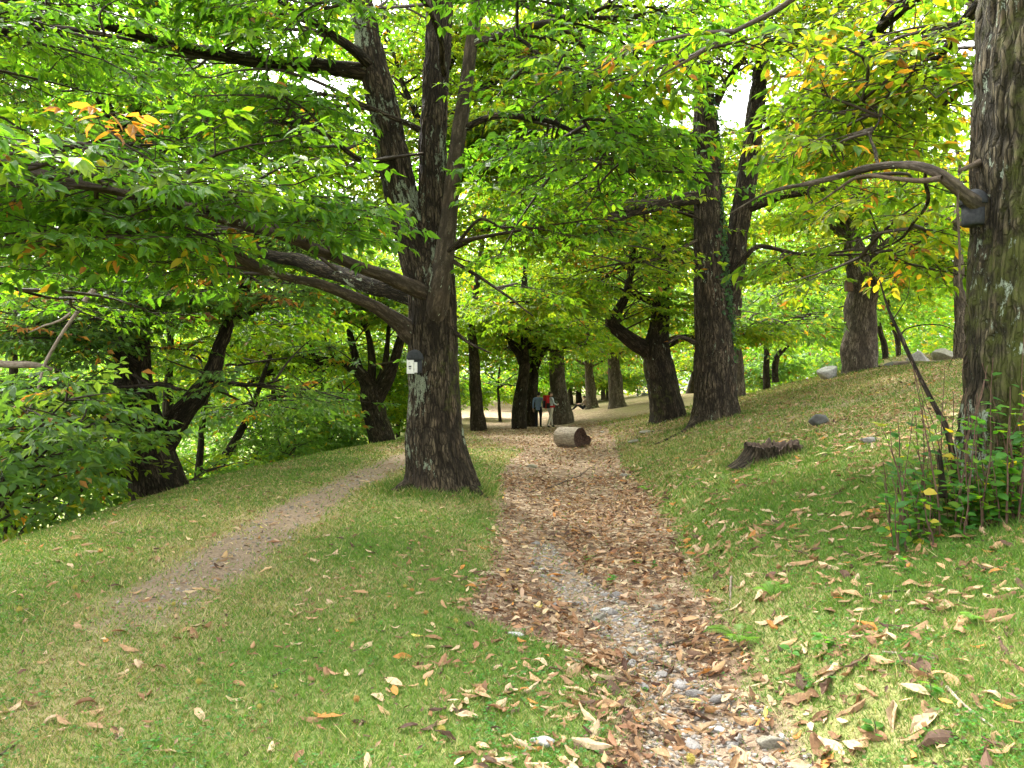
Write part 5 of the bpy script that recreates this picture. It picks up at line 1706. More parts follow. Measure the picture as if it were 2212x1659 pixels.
# long tufts left standing round the feet of trunks, stump and stones
bx_, by_ = [], []
for (cx_, cy_), r0, nb in ((t1[0][0][:2], .62, 5200), (t2[0][0][:2], .68, 2600), (t5[0][0][:2] - np.array([.1, .1]), .66, 3600), ((3.62, 10.8), .42, 2200), (t3[0][0][:2], .6, 1200), (t4[0][0][:2], .65, 1600)):
    a = gr.uniform(0, 6.283, nb); rr_ = r0 * (1 + .38 * np.abs(gr.normal(size=nb)) - .12)
    bx_.append(cx_ + np.cos(a) * rr_); by_.append(cy_ + np.sin(a) * rr_)
x, y = np.concatenate(bx_), np.concatenate(by_)
ok = (fb2(x, y, .16, 301) > .42) & (masks(x, y)[1] < .8)
x, y = x[ok], y[ok]; m = len(x)
az = gr.uniform(0, 6.283, m); la = az + gr.normal(size=m); hh = gr.uniform(.03, .11, m); w = np.stack([np.cos(az), np.sin(az), np.zeros(m)], 1) * (np.maximum(.0022, .0007 * y) * gr.uniform(.8, 1.4, m))[:, None]
p = np.stack([x, y, hgt(x, y) - .005], 1); tip = p + np.stack([np.cos(la) * hh * .8, np.sin(la) * hh * .8, hh], 1)
c = GB[gr.integers(0, 5, m)] * gr.uniform(.6, 1.1, (m, 1)); st_ = gr.random(m) < .3; c[st_] = ST[gr.integers(0, 5, st_.sum())] * .8
o = link('grass_tufts', new_mesh('grass_tufts', np.stack([p - w, p + w, tip], 1).reshape(-1, 3), [np.arange(m * 3).reshape(m, 3)], [BLADE], color=np.repeat(c, 3, 0)), kind='stuff')
o['label'] = 'longer grass tufts round the feet of the trunks and the stump'

# clover and small herbs in the near turf
x, y = near_sample(26000, 2.3, 9, gr)
d_, l_, s_ = masks(x, y)
cl = fb2(x, y, .5, 151)
keep = (gr.random(len(x)) < np.clip((cl - .42) * 3.2, 0, 1) * (1 - l_) * (1 - d_) * (.5 + .5 * sst(1.2, 2, x) + .3 * sst(-1, 1, x)))
x, y = x[keep], y[keep]; m = len(x)
az = gr.uniform(0, 6.28, m)
pos, X_, N_, sz, cc = [], [], [], [], []
for k in range(3):
    a = az + k * 2.09
    pos.append(np.stack([x, y, hgt(x, y) + .012 + .016 * gr.random(m)], 1)); X_.append(unit(np.stack([np.cos(a), np.sin(a), .25 + .2 * gr.normal(size=m)], 1)))
    N_.append(unit(np.stack([gr.normal(size=m) * .2, gr.normal(size=m) * .2, np.ones(m)], 1))); sz.append(gr.uniform(.011, .022, m)); cc.append(np.array([[.045, .14, .02]]) * gr.uniform(.8, 1.6, (m, 1)))
CLOV = np.array([[0, 0, 0], [.5, .5, .05], [.5, -.5, .05], [1., 0, 0]])
Vc = leaf_verts(np.vstack(pos), np.vstack(X_), np.vstack(N_), np.concatenate(sz), CLOV)
off = (np.arange(len(Vc)) * 4)[:, None, None]
o = link('clover', new_mesh('clover', Vc.reshape(-1, 3), [(LEAF_LO_T[None] + off).reshape(-1, 3)], [LEAF], color=np.repeat(np.vstack(cc), 4, 0)), kind='stuff')
o['label'] = 'small clover and herbs in the near turf'

# ------------------------------------------------------------------ fallen leaves
def curled(seed, nu=6, nv=4):
    """one dry chestnut leaf of unit length, curled; returns verts and quads"""
    r = np.random.default_rng(seed)
    cu, cv = r.uniform(-.6, 2.2), r.uniform(.4, 3.6) * r.choice([1, 1, -1])
    tw = r.uniform(-.8, .8)
    u = np.linspace(0, 1, nu); v = np.linspace(-1, 1, nv)
    w = .22 * np.sin(np.pi * np.clip(u, 0.02, .985)) ** .75 * (1 - .15 * u) + .004
    Vv = []
    for i, uu in enumerate(u):
        a = cu * (uu - .5)
        cx, cz = (math.sin(a) / cu if abs(cu) > .05 else uu - .5), ((1 - math.cos(a)) / cu if abs(cu) > .05 else 0)
        for vv in v:
            b = cv * vv * .5
            yy = math.sin(b) / (cv * .5) * w[i] if abs(cv) > .05 else vv * w[i]
            zz = (1 - math.cos(b)) / (abs(cv) * .5 + 1e-6) * w[i] * (1 if cv > 0 else -1)
            t = tw * (uu - .5)
            y2, z2 = yy * math.cos(t) - zz * math.sin(t), yy * math.sin(t) + zz * math.cos(t)
            Vv.append((cx + r.normal() * .014, y2 + r.normal() * .018, cz + z2 + r.normal() * .022 + (.02 if i % 2 else 0) * abs(vv)))
    Vv = np.array(Vv)
    ii = np.arange(nu * nv).reshape(nu, nv)
    q = np.stack([ii[:-1, :-1], ii[1:, :-1], ii[1:, 1:], ii[:-1, 1:]], -1).reshape(-1, 4)
    Vv[:, 2] -= np.percentile(Vv[:, 2], 20)
    return Vv, q


DRY = [('pale', (0.47, 0.345, 0.205)), ('tan', (0.345, 0.215, 0.108)), ('brown', (0.205, 0.113, 0.055)), ('dark', (0.088, 0.051, 0.031)), ('orange', (0.40, 0.18, 0.045)), ('yellow', (0.46, 0.36, 0.08))]
DRYP = np.array([.26, .37, .23, .10, .035, .008])
LM = [m_leaf_plain('dry_leaf_' + n, c, .75, .15, .2) for n, c in DRY]
LSH = [curled(400 + k) for k in range(10)]
LMESH = {}
for ci in range(len(DRY)):
    for k in range(10):
        LMESH[ci, k] = None


def leaf_density(x, y):
    d_, l_, s_ = masks(x, y)
    base = 28 + 58 * sst(.9, 2.2, x) + 230 * sst(-.9, .4, x) * (1 - sst(1.2, 1.8, x)) * (1 - sst(4.0, 5.2, y)) + 16 * sst(9, 14, y)
    clus = fb2(x, y, .45, 161)
    return base * (.25 + 2.2 * clus ** 2) + 640 * l_ ** 1.3 * np.clip(1.9 * fb2(x, y, .7, 171) - .42, .05, 1.2) * (1 - .85 * np.clip(d_ * 1.2, 0, 1)), l_


lr = np.random.default_rng(31)
LX, LY, LL = [], [], []
for y0, y1, k in ((2.3, 4.5, 1.), (4.5, 8, 1.), (8, 14, .8), (14, 24, .42), (24, 36, .18)):
    A = (y1 - y0) * 2 * (.72 * y1 + .5)
    n = int(A * 640 * k)
    x = lr.uniform(-1, 1, n) * (.72 * y1 + .5); y = lr.uniform(y0, y1, n)
    ok = in_view(x, y) & ~behind_crest(x, y)
    x, y = x[ok], y[ok]
    dn, l_ = leaf_density(x, y)
    ok = lr.random(len(x)) < np.clip(dn / 640, 0, 1)
    LX.append(x[ok]); LY.append(y[ok]); LL.append(l_[ok])
LX, LY, LL = np.concatenate(LX), np.concatenate(LY), np.concatenate(LL)
m = len(LX)
yaw = lr.uniform(0, 6.283, m)
size = (.05 + .115 * lr.random(m) ** 1.8) * np.where(LL > .4, .82, 1.) * np.where(LX < .3, .85, np.where(LL < .35, 1.18, 1.05))
size = np.where(lr.random(m) < .35 * (LL > .3), size * .5, size)
nz = nrm_at(LX, LY)
tilt = lr.normal(size=(m, 3)) * (np.where(LL > .4, .42, .20))[:, None]; tilt[:, 2] = 0
nz = unit(nz + tilt)
flip = np.where(lr.random(m) < .3, -1., 1.)[:, None]
nz = nz * flip
xx = np.stack([np.cos(yaw), np.sin(yaw), np.zeros(m)], 1)
xx = unit(xx - nz * (xx * nz).sum(1, keepdims=True))
yy = np.cross(nz, xx)
lz = hgt(LX, LY) + .004 + np.where(LL > .4, .035 * lr.random(m), .012 * lr.random(m)) + np.where(flip[:, 0] < 0, .02, 0.)
shp = lr.integers(0, 10, m)
cid = lr.choice(len(DRY), m, p=DRYP / DRYP.sum())
gully_dark = (LL > .5) & (lr.random(m) < .42 * (.3 + 1.4 * fb2(LX, LY, .5, 191)))
cid = np.where(gully_dark, lr.choice([2, 2, 3], m), cid)
pxs = CX + LX / LY * F; pys = CY - (lz - EYE) / LY * F
app = size / LY * ((pxs > 0) & (pxs < 2212) & (pys < 1660))
# big ones lying clear of the heaps count first
order = np.argsort(-(app * np.where(LL > .5, .75, 1.)))
own = order[:300]
isown = np.zeros(m, bool); isown[own] = True
zone_words = lambda px, py, ll: ('in the leafy gully' if ll > .35 else ('on the turf left of the gully' if px < 1450 else 'on the grassy bank right of the gully'))
col_words = ['pale tan', 'tan', 'brown', 'dark brown', 'orange brown', 'yellow']
own_list = []
for i in own:
    key = (int(cid[i]), int(shp[i]))
    if LMESH[key] is None:
        vv, qq = LSH[key[1]]
        LMESH[key] = new_mesh('fallen_leaf', vv, [qq], [LM[key[0]]], smooth=False)
    o = bpy.data.objects.new('fallen_leaf', LMESH[key]); COL.objects.link(o)
    s = size[i]
    o.matrix_basis = Matrix(((xx[i][0] * s, yy[i][0] * s, nz[i][0] * s, LX[i]), (xx[i][1] * s, yy[i][1] * s, nz[i][1] * s, LY[i]), (xx[i][2] * s, yy[i][2] * s, nz[i][2] * s, lz[i]), (0, 0, 0, 1)))
    own_list.append((o, i))
Vs, Qs, Cs, o_ = [], [], [], 0
dc = np.array([c for _, c in DRY])
for k in range(10):
    for far in (False, True):
        s = np.where((shp == k) & ~isown & ((LY > 9) == far))[0]
        if not len(s): continue
        vv, qq = curled(400 + k) if not far else curled(400 + k, 3, 3)
        P = np.stack([LX[s], LY[s], lz[s]], 1)[:, None] + size[s][:, None, None] * (vv[None, :, 0:1] * xx[s][:, None] + vv[None, :, 1:2] * yy[s][:, None] + vv[None, :, 2:3] * nz[s][:, None])
        n = len(vv)
        Vs.append(P.reshape(-1, 3)); Qs.append((qq[None] + (np.arange(len(s)) * n)[:, None, None]).reshape(-1, 4) + o_)
        Cs.append(np.repeat(dc[cid[s]] * lr.uniform(.72, 1.22, (len(s), 1)) * lr.uniform(.94, 1.06, (len(s), 3)), n, 0)); o_ += len(P) * n
o = link('leaf_litter', new_mesh('leaf_litter', np.vstack(Vs), [np.vstack(Qs)], [LITTER], color=np.vstack(Cs)), kind='stuff')
o['label'] = 'brown chestnut leaf litter filling the gully and strewn over the grass'
print('litter', m)
# crumbled fragments between the leaves
x, y = near_sample(90000, 2.4, 14, lr)
d_, l_, s_ = masks(x, y)
ok = lr.random(len(x)) < np.clip(l_ * 1.1 + .10 * sst(.5, 1.5, x) + .05, 0, 1) * (1 - .6 * d_) * (.3 + fb2(x, y, .4, 201))
x, y = x[ok], y[ok]; m2 = len(x)
a = lr.uniform(0, 6.28, m2)
X_ = unit(np.stack([np.cos(a), np.sin(a), lr.normal(size=m2) * .35], 1)); N_ = unit(np.stack([lr.normal(size=m2) * .5, lr.normal(size=m2) * .5, np.ones(m2)], 1))
cf = np.array([[.17, .095, .05], [.10, .055, .03], [.28, .18, .10], [.07, .04, .025], [.22, .15, .09]])[lr.integers(0, 5, m2)] * lr.uniform(.7, 1.2, (m2, 1))
Vv = leaf_verts(np.stack([x, y, hgt(x, y) + .004 + .02 * lr.random(m2)], 1), X_, N_, lr.uniform(.012, .045, m2) * (1 + .04 * y), LEAF_LO * np.array([1, lr.uniform(.5, .9), 1])); off = (np.arange(m2) * 4)[:, None, None]
o = link('leaf_crumbs', new_mesh('leaf_crumbs', Vv.reshape(-1, 3), [(LEAF_LO_T[None] + off).reshape(-1, 3)], [LITTER], color=np.repeat(cf, 4, 0)), kind='stuff')
o['label'] = 'crumbled leaf fragments and stalks between the fallen leaves'

# ------------------------------------------------------------------ stones of the gully
sr = np.random.default_rng(41)
SM = [rock_mesh(500 + k, .5, .36, .24, 3, material=(STONE, STONE, STONE_MOSS, STONE)[k % 4] if k != 3 else ROCK_PALE) for k in range(10)]
named = [  # px, py, width m, mesh, label
    (1172, 1612, .125, 3, 'white speckled flat stone at the bottom edge on the turf'), (1490, 1614, .13, 0, 'grey angular stone at the lower gully beside a yellow burr'), (1945, 1618, 0, 0, ''),
    (1900, 1600, 0, 0, ''), (1665, 1612, .17, 2, 'olive brown rounded stone in the bare mud'), (1360, 1415, .135, 2, 'rounded brownish stone at the left gully edge'),
    (1365, 1435, .10, 0, 'grey stone tucked below the rounded brownish one'), (1470, 1485, .15, 0, 'low grey stone in the gully middle'), (1500, 1505, .13, 1, 'angular grey stone right of the low one'),
    (1390, 1490, .12, 0, 'half buried grey stone by the bent twig'), (1115, 1375, .12, 3, 'long pale stone at the edge of the leaf heap'), (1335, 1290, .17, 1, 'blue grey stone amid the leaf heap'),
    (1310, 1320, .10, 3, 'whitish stone below the blue grey one'), (1420, 1315, .13, 2, 'tan stone right of the blue grey one'), (1430, 1460, .10, 4, 'small grey stone under a brown twig'),
    (1555, 1515, .13, 5, 'flat grey stone under a drift of leaves'), (1595, 1600, .09, 7, 'pale chip of stone in the mud'), (1550, 1580, .10, 3, 'white stone near the mud'), (1245, 1305, .10, 1, 'grey stone at the left rim of bare gravel'),
    (1580, 1110, 0, 0, ''), (1195, 1310, .10, 4, 'little grey stone on the left of the gravel patch'), (1660, 1650, .08, 5, 'cobble at the very bottom right of the mud')]
for px, py, w, k, lab in named:
    if not w: continue
    g = ground_at(px, py)
    o = link('stone', SM[k], loc=tuple(g + np.array([0, 0, w * .06]))); o.scale = (w, w * sr.uniform(.7, 1.1), w * sr.uniform(.8, 1.1)); o.rotation_euler = (sr.normal() * .12, sr.normal() * .12, sr.uniform(0, 6.28) if k != 3 else .1)
    tag(o, lab, 'stone', 'stones in the gully')
small_stones = []
for i in range(110):
    for _ in range(40):
        y = math.exp(sr.uniform(math.log(3.0), math.log(9))); x = np.interp(y, YT, SX) + sr.normal() * .38
        if x < np.interp(y, YT, WR) - .08 and masks(np.array([x]), np.array([y]))[0][0] > .25: break
    w = sr.uniform(.028, .085) * (1 + .04 * y)
    w *= sr.choice([.6, .8, 1., 1.5], p=[.35, .35, .2, .1])
    o = link('stone', SM[sr.integers(0, 10)], loc=(x, y, h1(x, y) - w * .01)); o.scale = (w, w, w); o.rotation_euler = (sr.normal() * .2, sr.normal() * .2, sr.uniform(0, 6.28))
    small_stones.append((o, w))
n = 8000
y = np.exp(sr.uniform(math.log(2.6), math.log(15), n)); x = np.interp(y, YT, SX) + sr.normal(size=n) * .33
lp = sr.random(n) < .06
y = np.where(lp, np.exp(sr.uniform(math.log(5.5), math.log(14), n)), y); x = np.where(lp, np.interp(y, [5.6, 9.8, 16.6], [-2.62, -2.7, -2.35]) + sr.normal(size=n) * .22, x)
okg = (masks(x, y)[0] > .3) & (x < np.interp(y, YT, WR) - .05); x, y = x[okg], y[okg]; n = len(x)
bm = bmesh.new(); bmesh.ops.create_icosphere(bm, subdivisions=1, radius=1)
iv = np.array([v.co[:] for v in bm.verts]); it = np.array([[v.index for v in f.verts] for f in bm.faces]); bm.free()
s = sr.uniform(.004, .014, n) * (1 + .05 * y)
a = sr.uniform(0, 6.28, n); ca, sa = np.cos(a), np.sin(a)
sc = np.stack([s * sr.uniform(.8, 1.6, n), s * sr.uniform(.7, 1.1, n), s * sr.uniform(.4, .8, n)], 1)
iv2 = iv[None] * sc[:, None] * sr.uniform(.75, 1.2, (n, len(iv), 1))
Pp = np.stack([x[:, None] + iv2[..., 0] * ca[:, None] - iv2[..., 1] * sa[:, None], y[:, None] + iv2[..., 0] * sa[:, None] + iv2[..., 1] * ca[:, None], (hgt(x, y) + s * .3)[:, None] + iv2[..., 2]], -1)
gc = np.array([[.22, .19, .155], [.16, .135, .105], [.30, .27, .23], [.25, .185, .125]])[sr.integers(0, 4, n)] * sr.uniform(.75, 1.2, (n, 1))
GRAVEL = mat('gravel')
GRAVEL[1].links.new(attr(GRAVEL[1], 'tint'), GRAVEL[2].inputs['Base Color']); GRAVEL[2].inputs['Roughness'].default_value = .9
o = link('gravel', new_mesh('gravel', Pp.reshape(-1, 3), [(it[None] + (np.arange(n) * len(iv))[:, None, None]).reshape(-1, 3)], [GRAVEL[0]], smooth=True, color=np.repeat(gc, len(iv), 0)), kind='stuff')
o['label'] = 'loose gravel in the bare strip of the gully and along the left path'

# ------------------------------------------------------------------ chestnut burrs
BURR = m_plain('burr_spines', (0.33, 0.28, 0.055), .7, 40, .3)
BURR_B = m_plain('burr_old', (0.36, 0.20, 0.05), .7, 40, .3)
NUT = m_plain('chestnut_nut', (0.10, 0.035, 0.015), .3)
br = np.random.default_rng(51)
i = np.arange(150); ph = np.arccos(1 - 2 * (i + .5) / 150); tt = i * 2.39996
dirs = np.stack([np.cos(tt) * np.sin(ph), np.sin(tt) * np.sin(ph), np.cos(ph)], 1)
bv, bt = [], []
for k, dd in enumerate(dirs):
    dd2 = unit(dd + br.normal(size=3) * .22); a = unit(np.cross(dd2, [.3, .5, .8])); b = np.cross(dd2, a)
    for t in (0, 2.09, 4.19): bv.append(dd * .62 + (a * math.cos(t) + b * math.sin(t)) * .075)
    bv.append(dd2 * br.uniform(.9, 1.1)); j = 4 * k
    bt += [(j, j + 1, j + 3), (j + 1, j + 2, j + 3), (j + 2, j, j + 3)]
o0 = len(bv)
bvv = np.vstack([np.array(bv), iv * .68]); btt = np.vstack([np.array(bt), it + o0])
BM = [new_mesh('burr', bvv, [btt], [m_], smooth=False) for m_ in (BURR, BURR_B)]
BP = [(1492, 1655, 'spiny yellow burr at the bottom edge beside the angular stone', .035), (953, 1588, 'bright yellow burr on the turf left of the white stone', .03), (1745 + 0, 1312, '', 0),
      (1912, 1302, 'yellow burr lying on the dead twig of the right bank', .028), (700, 1412, '', 0), (760, 1350, 'yellow burr left of the leaf heap', .028), (985, 1348, 'burr at the left rim of the leaf heap', .026),
      (875, 1272, 'pair of burrs on the turf, the upper one', .024), (890, 1280, 'pair of burrs on the turf, the lower one', .024), (162, 1275, 'burr on the short grass far left', .026), (345, 1322, 'burr on the worn left path', .024),
      (375, 1310, 'second burr on the worn left path', .024), (42, 1325, 'yellow burr beside long leaves at the left edge', .032), (430, 1480, 'old burr in the middle of the left turf', .026),
      (560, 1165, 'small burr on the grass beside the path', .022), (645, 1175, 'small burr at the gravelly part of the left path', .022), (660, 1200, 'orange burr under the gravelly part of the path', .022),
      (1320, 1245, 'burr in the gully leaves by the gravel patch', .024), (1490, 1245, 'burr among leaves at the right gully edge', .026), (920, 1330, 'yellow burr between turf and leaf heap', .026),
      (560, 1535, 'old burr in the near turf', .022), (770, 1520, 'burr under pale leaves near the lower middle', .026)]
for px, py, lab, r_ in BP:
    if not r_: continue
    g = ground_at(px, py)
    o = link('chestnut_burr', BM[int(br.random() < .35)], loc=tuple(g + np.array([0, 0, r_ * .8]))); r_ *= .8; o.scale = (r_, r_, r_ * .85); o.rotation_euler = tuple(br.uniform(0, 6, 3))
    tag(o, lab, 'chestnut burr', 'spiny chestnut burrs on the ground')

# ------------------------------------------------------------------ twigs on the ground
def ground_twig(pts, w, label, pale=False, lift=.012):
    P = np.array([ground_at(px, py) for px, py in pts])
    P[:, 2] = hgt(P[:, 0], P[:, 1]) + lift
    R = np.linspace(w, w * .45, len(P))
    dd = tube(P, R, 7, .05, 0, int(pts[0][0]), 0, .3, wob=.03)
    o = link('fallen_twig', join([dd], 'fallen_twig', [BARK_PALE if pale else BARK_SMOOTH], base=P[0]), loc=tuple(P[0]))
    tag(o, label, 'twig', 'twigs fallen on the ground')


ground_twig([(1870, 1290), (1930, 1282), (2000, 1285), (2060, 1300), (2095, 1315)], .009, 'long curved brown twig on the right bank')
ground_twig([(1905, 1302), (1990, 1306)], .006, 'short thin twig under the long curved one')
ground_twig([(1905, 1415), (1960, 1420), (2020, 1428)], .008, 'pale straight twig on the near right bank', True)
ground_twig([(2045, 1490), (2080, 1530), (2110, 1550), (2150, 1580)], .007, 'thin bent twig at the lower right of the bank', True)
ground_twig([(1580, 1250), (1576, 1290), (1570, 1320), (1545, 1325)], .009, 'forked twig at the right gully edge', True)
ground_twig([(1440, 1400), (1490, 1385), (1530, 1365), (1560, 1330)], .008, 'long thin twig crossing the gully leaves')
ground_twig([(1398, 1430), (1440, 1445), (1475, 1458)], .014, 'stout brown stick among the gully stones')
ground_twig([(1220, 1425), (1275, 1440)], .010, 'short brown stick left of the gully stones')
ground_twig([(0, 1640), (25, 1622), (40, 1610)], .009, 'dark stick at the bottom left corner')
ground_twig([(590, 1468), (625, 1448)], .006, 'short twig on the left turf')
ground_twig([(1390, 1600), (1450, 1595), (1510, 1618)], .006, 'dark twig under the white stone')
ground_twig([(1180, 1060), (1250, 1030), (1290, 1005)], .014, 'dark fallen branch across the gully before the log', lift=.03)

# ------------------------------------------------------------------ ferns
FERN = m_leaf_plain('fern_green', (.13, .27, .03), .5, .45, .3, (1.8, 1.8, .6), .1)
FERN_Y = m_leaf_plain('fern_yellowing', (.24, .28, .03), .5, .45, .3, (1.8, 1.8, .6), .1)


def fern(px, py, L, n, seed, label, m_=FERN):
    r = np.random.default_rng(seed)
    g = ground_at(px, py)
    root = thing('fern', g, label, 'fern')
    for k in range(n):
        az = r.uniform(0, 6.28) if n > 3 else r.uniform(2.0, 4.2); LL_ = L * r.uniform(.7, 1.1)
        u = np.linspace(0, 1, 22)
        h = np.array([math.cos(az), math.sin(az), 0])
        C = np.outer(LL_ * .85 * u, h) + np.outer(LL_ * (1.15 * u - .85 * u ** 2), [0, 0, 1])
        T = unit(np.gradient(C, axis=0)); S = unit(np.cross(T, [0, 0, 1.]))
        pos, X_, N_, sz = [], [], [], []
        for j in range(3, 22):
            ln = LL_ * .30 * math.sin(math.pi * min(1, (u[j] * .92 + .1))) ** .8 + .008
            for sg in (-1, 1):
                pos.append(C[j]); X_.append(unit(S[j] * sg + T[j] * .35 + np.array([0, 0, -.12]))); N_.append(np.cross(S[j], T[j]) + r.normal(size=3) * .05); sz.append(ln)
        sh = np.array([[0, .05, 0], [.35, .062, .01], [.35, -.062, .01], [1., 0, -.05]])
        Vv = leaf_verts(np.array(pos), np.array(X_), unit(np.array(N_)), np.array(sz), sh)
        off = (np.arange(len(Vv)) * 4)[:, None, None]
        st = tube(C, np.linspace(.0035, .001, 22) * (1 + L), 5, .02, 0, 1, 0, 0)
        V_ = np.vstack([Vv.reshape(-1, 3), st['V']])
        link('frond', new_mesh('frond', V_, [(LEAF_LO_T[None] + off).reshape(-1, 3), st['q'] + len(Vv) * 4], [m_]), root)


fern(1600, 1395, .26, 6, 1, 'bright green fern at the right gully edge')
fern(1668, 1290, .19, 5, 2, 'paler small fern above the bright one')
fern(2110, 1345, .13, 3, 3, 'small fern under the shoots of the right-edge trunk')
fern(1395, 1060, .16, 4, 4, 'tiny bright fern on the gully bank halfway to the log')
fern(1735, 815, .5, 5, 5, 'yellow green fern left of the pale boulder', FERN_Y)
fern(1640, 835, .45, 4, 6, 'bright fern right behind the ivy tree', FERN_Y)
fern(1905, 925, .2, 4, 8, 'small bright fern on the upper right slope', FERN_Y)
for i, (px, py) in enumerate(((1830, 780), (1870, 783), (1905, 778), (1850, 795), (1890, 793))):
    fern(px, py, .6, 6, 20 + i, ['fern at the left foot of the pale crest trunk', 'fern in front of the pale crest trunk', 'fern at the right foot of the pale crest trunk', 'low fern below the pale crest trunk', 'low fern right below the pale crest trunk'][i], FERN_Y if i % 2 else FERN)

# small green seedlings among the leaves
def seedling(px, py, s, seed, label):
    r = np.random.default_rng(seed)
    g = ground_at(px, py)
    n = r.integers(6, 11)
    az = r.uniform(0, 6.28, n)
    hh = r.uniform(.2, 1., n) * s
    pos = np.stack([.1 * s * np.cos(az), .1 * s * np.sin(az), hh], 1)
    X_ = unit(np.stack([np.cos(az), np.sin(az), .15 + .3 * r.normal(size=n)], 1)); N_ = unit(np.stack([.2 * r.normal(size=n), .2 * r.normal(size=n), np.ones(n)], 1))
    sh = LEAF_HI * np.array([1, 1.7, 1])
    Vv = leaf_verts(pos, X_, N_, r.uniform(.5, 1.0, n) * s, sh); off = (np.arange(n) * 8)[:, None, None]
    root = thing('seedling', g, label, 'seedling')
    c = np.array([[.06, .17, .025]]) * r.uniform(.8, 1.4, (n, 1))
    link('leaves', new_mesh('leaves', Vv.reshape(-1, 3), [(LEAF_HI_T[None] + off).reshape(-1, 3), (LEAF_HI_Q[None] + off).reshape(-1, 4)], [LEAF], color=np.repeat(c, 8, 0)), root, kind='stuff')
    st = tube(np.array([[0, 0, -.01], [.004, .0, .5 * s], [0, .004, s]]), np.array([.003, .002, .001]), 5, .02, 0, 1, 0, 0)
    link('stem', join([st], 'stem', [TWIG]), root)


for i, (px, py, s, lab) in enumerate(((1270, 1215, .07, 'dark green seedling in the leafy gully left of the pair'), (1375, 1222, .055, 'green seedling in the gully, left of a pair'), (1412, 1232, .06, 'green seedling in the gully, right of a pair'),
                                      (1325, 1262, .07, 'grassy green sprout amid the gully gravel'), (1780, 1405, .07, 'dark leafy seedling on the near right bank'), (1710, 1430, .07, 'bramble seedling just right of the bright fern'),
                                      (1955, 1232, .07, 'low leafy weed on the right bank below the shoots'), (2010, 1510, .06, 'broad-leaved weed in the near right grass'), (1890, 1600, .07, 'weedy clump at the bottom right'))):
    seedling(px, py, s, i, lab)

# ------------------------------------------------------------------ basal shoots of the right-edge trunk
bs = np.random.default_rng(61)
SHOOT_BROWN = m_plain('shoot_bark', (0.075, 0.042, 0.026), .8, 30, .4)
b5 = np.array(T5.location)
for i in range(96):
    px = bs.uniform(1935, 2215) if i > 16 else bs.uniform(1925, 2030)
    if i > 54: px = bs.uniform(2060, 2230)
    Y = bs.uniform(5.55, 6.25)
    x = (px - CX) / F * Y
    b = np.array([x, Y, h1(x, Y)])
    L = bs.uniform(.25, .95) * (1.1 if px > 2020 else .85) * (.6 if i > 60 else 1.3)
    lean = np.array([bs.normal() * .12 - .10 * (px < 2050), bs.normal() * .08, 0])
    u = np.linspace(0, 1, 6)[:, None]
    C = b + np.array([0, 0, L]) * u + lean * L * u ** 1.3 + bs.normal(size=(6, 3)) * .008
    R = np.linspace(bs.uniform(.004, .011), .0025, 6)
    st = tube(C, R, 6, .06, 0, i, 0, .2)
    o = link('basal_shoot', join([st], 'basal_shoot', [SHOOT_BROWN], base=b5), T5)
    n = int(bs.integers(6, 17)) + (8 if i > 54 else 0)
    uu = bs.uniform(.02, .9, n) ** 1.2
    k = np.clip((uu * 5).astype(int), 0, 4)
    pos = C[k] + (C[k + 1] - C[k]) * (uu * 5 - k)[:, None]
    az = bs.uniform(0, 6.28, n)
    X_ = unit(np.stack([np.cos(az), np.sin(az), .25 + .3 * bs.normal(size=n)], 1)); N_ = unit(np.stack([.25 * bs.normal(size=n), -.35 + .25 * bs.normal(size=n), np.ones(n)], 1))
    pos = pos + X_ * .02
    sh = LEAF_HI * np.array([1, 1.75, 1])
    sz = bs.uniform(.045, .105, n)
    c = np.array([[.055, .165, .024], [.075, .19, .025], [.045, .14, .03], [.12, .22, .02]])[bs.integers(0, 4, n)] * bs.uniform(.85, 1.2, (n, 1))
    ye = bs.random(n) < .05; c[ye] = (.40, .32, .03)
    Vv = leaf_verts(pos, X_, N_, sz, sh) - b5; off = (np.arange(n) * 8)[:, None, None]
    link('leaves', new_mesh('leaves', Vv.reshape(-1, 3), [(LEAF_HI_T[None] + off).reshape(-1, 3), (LEAF_HI_Q[None] + off).reshape(-1, 4)], [LEAF], color=np.repeat(c, 8, 0)), o, kind='stuff')
# thick stub in front and the low leafy mass at the right edge
st = tube(*px_path([(2038, 1075, 16, 5.9), (2034, 1030, 14, 5.95), (2030, 985, 11, 6.0), (2028, 970, 5, 6.0)]), 12, .05, .004, 3, .3, .2)
link('basal_shoot', join([st], 'basal_shoot', [BARK], base=b5), T5)['label'] = 'thick broken-off stub among the shoots'

# leaning dead sapling with an arching side twig
P, R = px_path([(2072, 1010, 14, 6.2), (2050, 945, 13, 6.3), (2010, 860, 11, 6.5), (1975, 790, 9, 6.7), (1945, 725, 8, 6.9), (1920, 670, 6, 7.0), (1900, 605, 3, 7.1)])
P[0, 2] = h1(P[0, 0], P[0, 1]) - .02
ds = thing('dead_sapling', P[0], 'thin leaning bare sapling left of the right-edge trunk', 'sapling')
link('stem', join([tube(P, R, 10, .06, .002, 4, .2, .2)], 'stem', [BARK_DARK], base=P[0]), ds)
for rows in ([(1946, 727, 4, 6.9), (1955, 712, 3.4, 6.9), (1990, 702, 3, 6.9), (2035, 703, 2.5, 6.9), (2063, 718, 2, 6.9), (2066, 752, 2, 6.9), (2048, 795, 1.4, 6.9)],
             [(1978, 797, 3, 6.7), (1960, 765, 2, 6.7), (1955, 730, 1.2, 6.7)], [(1930, 690, 3, 7), (1960, 640, 2, 7), (1965, 600, 1.2, 7)]):
    link('side_twig', join([tube(*px_path(rows), 6, .04, 0, 4, 0, .1)], 'side_twig', [BARK_DARK], base=P[0]), ds)

